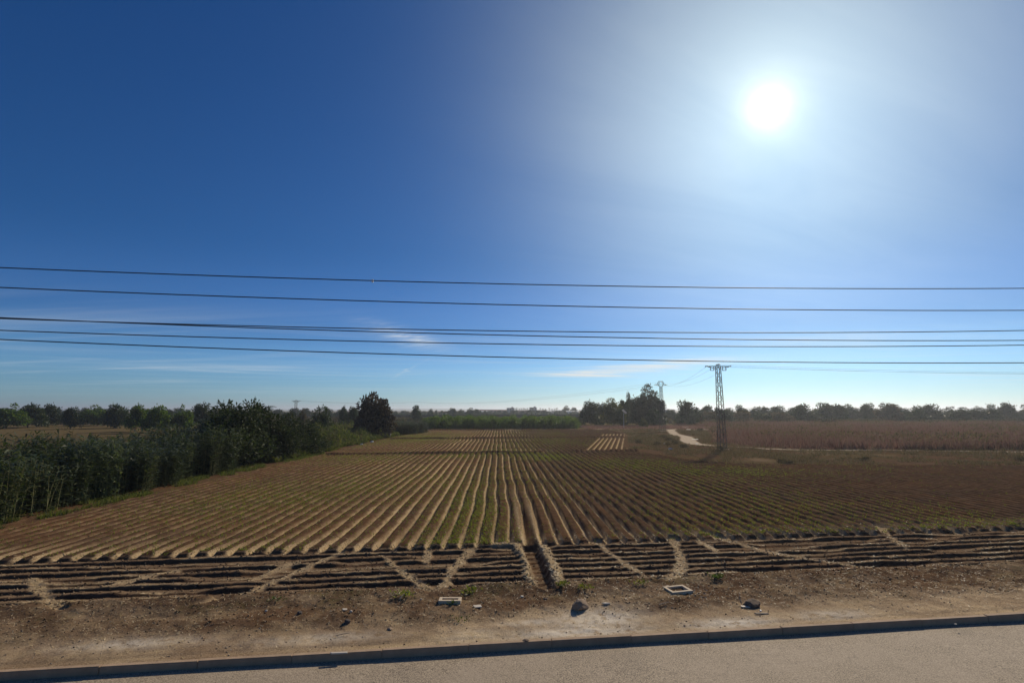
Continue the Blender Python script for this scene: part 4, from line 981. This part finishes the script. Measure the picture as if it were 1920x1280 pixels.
# ------------------------------------------------------------------ pylons
def lattice(mb, H, w0, w1, n, r):
    cs = [(-1, -1), (1, -1), (1, 1), (-1, 1)]
    def pt(c, f): w = w0 + (w1 - w0) * f; return (c[0] * w / 2, c[1] * w / 2, H * f)
    for c in cs: pass
    fs = [i / n for i in range(n + 1)]
    for i in range(n):
        for k in range(4):
            a, b = cs[k], cs[(k + 1) % 4]
            if i % 2 == 0: mb.bar(pt(a, fs[i]), pt(b, fs[i + 1]), r); 
            else: mb.bar(pt(b, fs[i]), pt(a, fs[i + 1]), r)
            if i % 2 == 0: mb.bar(pt(a, fs[i + 1]), pt(b, fs[i + 1]), r * 0.9) if i % 4 == 2 else None
    return pt, cs
def pylon(loc, H, w0, w1, rz, label, head='flat', n=18):
    t = empty('lattice_pylon', loc, rz); tag(t, label, 'pylon')
    br = MB(); pt, cs = lattice(br, H, w0, w1, n, 0.030); br.build('bracing', STEEL, t)
    for c in cs:
        b = MB(); b.bar(pt(c, -0.03), pt(c, 1.0), 0.052); b.build('leg', STEEL, t)
    tips = []
    if head == 'flat':
        b = MB(); A = 1.72
        for yy in (-w1/2, w1/2):
            b.bar((-A, yy * 0.5, H - 0.02), (A, yy * 0.5, H - 0.02), 0.055); b.bar((-A * 0.95, yy * 0.4, H - 0.03), (-w1/2, yy, H - 0.4), 0.03); b.bar((A * 0.95, yy * 0.4, H - 0.03), (w1/2, yy, H - 0.4), 0.03)
            b.bar((-w1/2, yy, H + 0.16), (w1/2, yy, H + 0.16), 0.05)
        for k in range(9):
            xx = -A + 2 * A * k / 8; b.bar((xx, -w1/4, H - 0.02), (xx, w1/4, H - 0.02), 0.03)
        b.build('crossarm', STEEL, t)
        for sx in (-1, 1):      # hanging frames with jumpers
            b = MB(); x0 = sx * 0.62; x1 = sx * 1.12
            b.bar((x0, 0, H - 0.05), (x0, 0, H - 0.62), 0.05); b.bar((x1, 0, H - 0.05), (x1, 0, H - 0.62), 0.05); b.bar((x0, 0, H - 0.6), (x1, 0, H - 0.6), 0.045)
            b.build('cut_out_switch', STEEL, t)
        tips = [(-1.65, H + 0.02), (0.0, H + 0.28), (1.65, H + 0.02)]
    else:
        b = MB(); Hb = H
        b.bar((-1.55, 0, Hb + 0.55), (1.55, 0, Hb + 0.55), 0.06)
        for sx in (-1, 1):
            b.bar((0, 0, Hb - 0.2), (sx * 0.95, 0, Hb + 0.75), 0.07); b.bar((sx * 0.95, 0, Hb + 0.75), (sx * 0.6, 0, Hb + 1.35), 0.06)
            b.bar((sx * 0.42, 0, Hb + 0.55), (sx * 0.45, 0, Hb + 1.35), 0.05); b.bar((sx * 0.95, 0, Hb + 0.75), (sx * 0.42, 0, Hb + 1.0), 0.04)
            b.bar((sx * 0.3, 0, Hb + 0.1), (sx * 1.5, 0, Hb + 0.55), 0.05)
        b.bar((-0.62, 0, Hb + 1.35), (0.62, 0, Hb + 1.35), 0.06); b.build('vaulted_head', STEEL, t)
        tips = [(-1.55, Hb + 0.45), (0.0, Hb + 1.2), (1.55, Hb + 0.45)]
    for (x, z) in tips:
        for yy in (-1, 1):
            b = MB(); b.tube([(x, yy * 0.12, z), (x, yy * 0.25, z - 0.03), (x, yy * 0.38, z - 0.05), (x, yy * 0.55, z - 0.08)], [0.03, 0.075, 0.075, 0.03], 7); b.build('insulator', GLASSY, t)
    b = MB(); b.box(-w0 * 0.8, w0 * 0.8, -w0 * 0.8, w0 * 0.8, -0.5, 0.16); b.build('footing', CONC, t)
    ca, sa = math.cos(rz), math.sin(rz)
    return [Vector((loc[0] + x * ca, loc[1] + x * sa, loc[2] + z - 0.06)) for x, z in tips]
Y1 = 72.0; H1 = z_at(686.5, Y1)
p1 = Vector((x_at(1354.5, Y1, 0.2), Y1, 0.02))
T1 = pylon(p1, H1, 0.90, 0.50, 0.05, 'tall lattice pylon with flat crossarm on the waste ground at right')
Y2 = 132.0; H2 = z_at(724.5, Y2)
p2 = Vector((x_at(1240, Y2, 8), Y2, 0.0))
T2 = pylon(p2, H2, 1.1, 0.5, 0.25, 'second lattice pylon with a vaulted head beside the tallest grove tree', 'vault', 14)
Y3 = 215.0; H3 = z_at(751, Y3)
p3 = Vector((x_at(555, Y3, 8), Y3, 0.0))
T3 = pylon(p3, H3, 1.1, 0.7, 0.1, 'small distant lattice pylon above the reeds at left', 'flat', 12)
def conductor(a, b, sag, label, group, r=0.011, n=24, name='power_line'):
    mb = MB(); pts = [a.lerp(b, i / n) - Vector((0, 0, 4 * sag * (i / n) * (1 - i / n))) for i in range(n + 1)]
    mb.tube(pts, [r] * (n + 1), 4, False); o = mb.build(name, CABLE); tag(o, label, 'power line', group)
for a, b in zip(T1, T2): conductor(a, b, 1.3, 'thin power line sagging from the near pylon to the second pylon', 'lines between the near and second pylon')
p4 = [Vector((-60 + k * 1.6, 330, 10.5)) for k in (-1, 0, 1)]
for a, b in zip(T2, p4): conductor(a, b, 2.5, 'thin power line running left from the second pylon to the horizon', 'lines left of the second pylon', 0.014)
for a, k in zip(T1, (-1, 0, 1)): conductor(a, Vector((150, 62 + k * 1.5, 12.0)), 1.6, 'thin power line running right from the near pylon', 'lines right of the near pylon')
for a, k in zip(T3, (-1, 0, 1)): conductor(a, Vector((-60 + k * 1.6, 330, 10.5)), 1.0, 'thin power line running right from the distant left pylon', 'lines right of the distant left pylon', 0.014)

# solar lamp on a thin pole
def solar_lamp():
    Y = 150.0; x = x_at(1169.5, Y, 2); t = empty('solar_lamp', (x, Y, -0.02)); tag(t, 'thin pole with a tilted white solar panel in front of the grove', 'solar lamp')
    b = MB(); b.tube([(0, 0, -0.2), (0, 0, 4.6)], [0.075, 0.06], 8); b.build('pole', plain('galvanised', (0.42, 0.42, 0.41), 0.5, 3, 0.15, 0.3), t)
    b = MB(); b.box(-0.75, 0.75, -0.45, 0.45, -0.03, 0.03); o = b.build('solar_panel', PLASTIC, t); o.location = (0.25, 0, 5.05); o.rotation_euler = (R(-30), R(42), 0)
    b = MB(); b.box(-0.7, 0.7, -0.4, 0.4, 0, 0.006); q = b.build('panel_cells', plain('panel_cells', (0.60, 0.62, 0.64), 0.25, 3, 0.1), o); q.location = (0, 0, 0.032)
    b = MB(); b.tube([(0, 0, 3.7), (-0.35, 0, 3.85)], [0.03, 0.03], 6); b.box(-0.62, -0.3, -0.08, 0.08, 3.80, 3.88); b.build('lamp_head', STEEL, t)
solar_lamp()

# ------------------------------------------------------------------ wires strung along the road
WN = ['topmost black cable crossing the sky, with a small pale clip', 'second black cable from the top crossing the sky', 'upper cable of the close middle pair across the sky', 'lower cable of the close middle pair across the sky', 'second lowest black cable crossing the sky', 'lowest black cable crossing the sky just above the near pylon']
WY = [(519.5, 532.6, 540.0), (557.5, 571.5, 580.0), (612.5, 620.4, 625.0), (615.8, 628.6, 638.4), (636.0, 645.0, 651.2), (656.3, 669.8, 679.4)]
WS = [9.6, 9.6, 10.4, 10.2, 10.3, 10.0]
for lb, ys, s0 in zip(WN, WY, WS):
    xs = []; zs = []
    for px, py in zip((480, 960, 1440), ys):
        a = (px - 960) / FOC; b = (640 - py) / FOC
        dy = math.cos(PITCH) - b * math.sin(PITCH); dz = math.sin(PITCH) + b * math.cos(PITCH)
        k = s0 / (dy - SLOPE * a); xs.append(k * a); zs.append(EYE + k * dz)
    cf = np.polyfit(xs, zs, 2); cf[0] = max(cf[0], 0.0012)
    q = np.linspace(-34, 34, 69)
    t = empty('overhead_cable', (0, s0, 0)); tag(t, lb, 'cable', 'overhead cables along the road')
    mb = MB(); mb.tube([(x, SLOPE * x, float(np.polyval(cf, x))) for x in q], [0.0098] * len(q), 6, False); mb.build('cable', CABLE, t, True)
    if s0 == 9.6 and ys[0] < 530:
        x = x_at(698, s0 - 0.3, 7.5); z = float(np.polyval(cf, x)); b = MB(); b.box(x - 0.016, x + 0.016, SLOPE * x - 0.016, SLOPE * x + 0.016, z - 0.03, z + 0.02); b.build('clip', PLASTIC, t)

# ------------------------------------------------------------------ far wall and town
def far_wall():
    Y = 330; t = empty('boundary_wall', (0, Y, 0)); tag(t, 'long low dark wall crossing the plain beyond the orchard', 'wall')
    b = MB(); xa, xb = x_at(300, Y), x_at(1085, Y)
    n = 24
    for i in range(n):
        x0 = xa + (xb - xa) * i / n; x1 = xa + (xb - xa) * (i + 1) / n
        m = MB(); zt = 2.0 + 0.75 * i / n; m.box(x0 + 0.05, x1 - 0.05, -0.3 + (i % 2) * 0.04, 0.3, -0.4, zt); m.build('wall_panel', WALLD, t)
far_wall()
def wallmat(name, c): return plain(name, c, 0.9, 0.3, 0.12)
CREAM = wallmat('cream_render', (0.46, 0.42, 0.38)); BRICKY = wallmat('pinkish_render', (0.30, 0.19, 0.16)); WHITEW = wallmat('white_render', (0.62, 0.61, 0.58)); GREYW = wallmat('grey_render', (0.28, 0.27, 0.26))
ROOFW = wallmat('pale_roof', (0.75, 0.74, 0.72)); TILE = wallmat('roof_tile', (0.26, 0.13, 0.09)); WINM = plain('window_glass', (0.03, 0.035, 0.04), 0.2, 1, 0.1)
def building(px0, px1, top, Y, wall, roof, label, floors=3, kind='block', depth=12):
    x0, x1 = x_at(px0, Y), x_at(px1, Y); H = max(3.0, z_at(top, Y)); w = x1 - x0
    t = empty('building', ((x0 + x1) / 2, Y, -0.05)); tag(t, label, 'building')
    b = MB(); b.box(-w/2, w/2, 0, depth, 0, H - 0.3); b.build('wall', wall, t)
    b = MB()
    if kind == 'gable':
        v = len(b.v); b.v += [(-w/2 - .3, -.4, H - .9), (w/2 + .3, -.4, H - .9), (w/2 + .3, depth/2, H + .3), (-w/2 - .3, depth/2, H + .3), (-w/2 - .3, depth + .4, H - .9), (w/2 + .3, depth + .4, H - .9)]
        b.f += [(v, v+1, v+2, v+3), (v+3, v+2, v+5, v+4), (v, v+3, v+4), (v+1, v+5, v+2)]
    else: b.box(-w/2 - .2, w/2 + .2, -.2, depth + .2, H - 0.3, H)
    r_ = b.build('roof', roof, t)
    if kind == 'block':
        b = MB(); b.box(w * 0.1, w * 0.35, 3, 6, H, H + 1.3); b.build('stair_tower', wall, r_)
    n = max(2, int(w / 3.2)); fh = (H - 0.5) / floors
    for f in range(floors):
        for i in range(n):
            xc = -w/2 + w * (i + 0.5) / n; b = MB(); b.box(xc - 0.5, xc + 0.5, -0.06, 0.1, f * fh + 0.9, f * fh + 0.9 + min(1.5, fh * 0.55)); b.build('window', WINM, t)
building(950, 964.5, 764.3, 700, CREAM, GREYW, 'pale flat-roofed block left of the palm row on the town skyline', 3)
building(993, 1006.5, 763.4, 710, CREAM, GREYW, 'pale block in the middle of the palm row on the town skyline', 3)
building(926, 950, 768.2, 690, BRICKY, TILE, 'long reddish building left of the pale block', 2, 'gable')
building(900, 919, 770.6, 560, GREYW, ROOFW, 'low warehouse with a bright white roof on the horizon', 1, 'gable')
building(866, 877, 770.4, 560, WHITEW, ROOFW, 'small white shed between trees on the horizon', 1, 'gable')
building(894, 930, 767.9, 760, BRICKY, TILE, 'dull reddish row of houses behind the white-roofed warehouse', 2, 'gable')
building(964, 993, 769.0, 705, BRICKY, TILE, 'low reddish houses behind the palm row', 2, 'gable')
building(1007, 1026, 769.0, 690, GREYW, TILE, 'low grey house right of the middle pale block', 1, 'gable')
building(1020, 1034, 770.2, 660, WHITEW, ROOFW, 'low white shed below the right end of the palm row', 1, 'gable')
building(1036, 1056, 769.6, 700, GREYW, GREYW, 'low grey building left of the wide tree at the town end', 1, 'gable')
building(1062, 1084, 770.4, 600, WHITEW, ROOFW, 'low whitish building at the right end of the town', 1, 'gable')
building(1244, 1256, 767.2, 280, CREAM, ROOFW, 'pale shed between the grove and the round-headed tree', 1, 'gable', 8)
building(640, 668, 770.5, 520, GREYW, TILE, 'low tiled house behind the trees left of the reddish tree', 1, 'gable')
building(820, 838, 771.2, 600, GREYW, TILE, 'low grey house between the small horizon trees', 1, 'gable')
rng = random.Random(91)
TBL = 'dark tree massed along the foot of the distant town'
for k in range(34):
    px = 745 + k * 10.2 + rng.uniform(-3, 3)
    tree_at('broadleaf_tree', TBL, px, 480 + rng.uniform(-30, 90), 769.5 + rng.uniform(-1.2, 2.0), rng.uniform(9, 16), 'round', L_DARK, rng.choice([3, 9, 13]), 0.03, 'trees along the foot of the town', rz=px)
for k in range(26):
    px = -20 + k * 30 + rng.uniform(-8, 8)
    if px > 730: break
    tree_at('broadleaf_tree', 'far tree on the horizon behind the left stand of reeds', px, 330 + rng.uniform(-40, 60), 767 + rng.uniform(-2, 2), rng.uniform(18, 30), 'round', L_DARK, rng.choice([3, 9, 13]), 0.03, 'far trees on the left horizon', rz=px)

# ------------------------------------------------------------------ haze
def haze():
    m, t, out = new_mat('haze')
    v = t.n('ShaderNodeVolumePrincipled'); v.inputs['Color'].default_value = (0.86, 0.92, 1.0, 1); v.inputs['Density'].default_value = HAZE_D; v.inputs['Anisotropy'].default_value = 0.55
    t.l(v.outputs[0], out.inputs['Volume'])
    b = MB(); b.box(-8200, 8200, -1500, 9300, -3.0, 46.0); o = b.build('haze', m); tag(o, 'thin pale haze in the air over the whole plain', 'haze', None, 'stuff')
HAZE_D = 0.00026
haze()
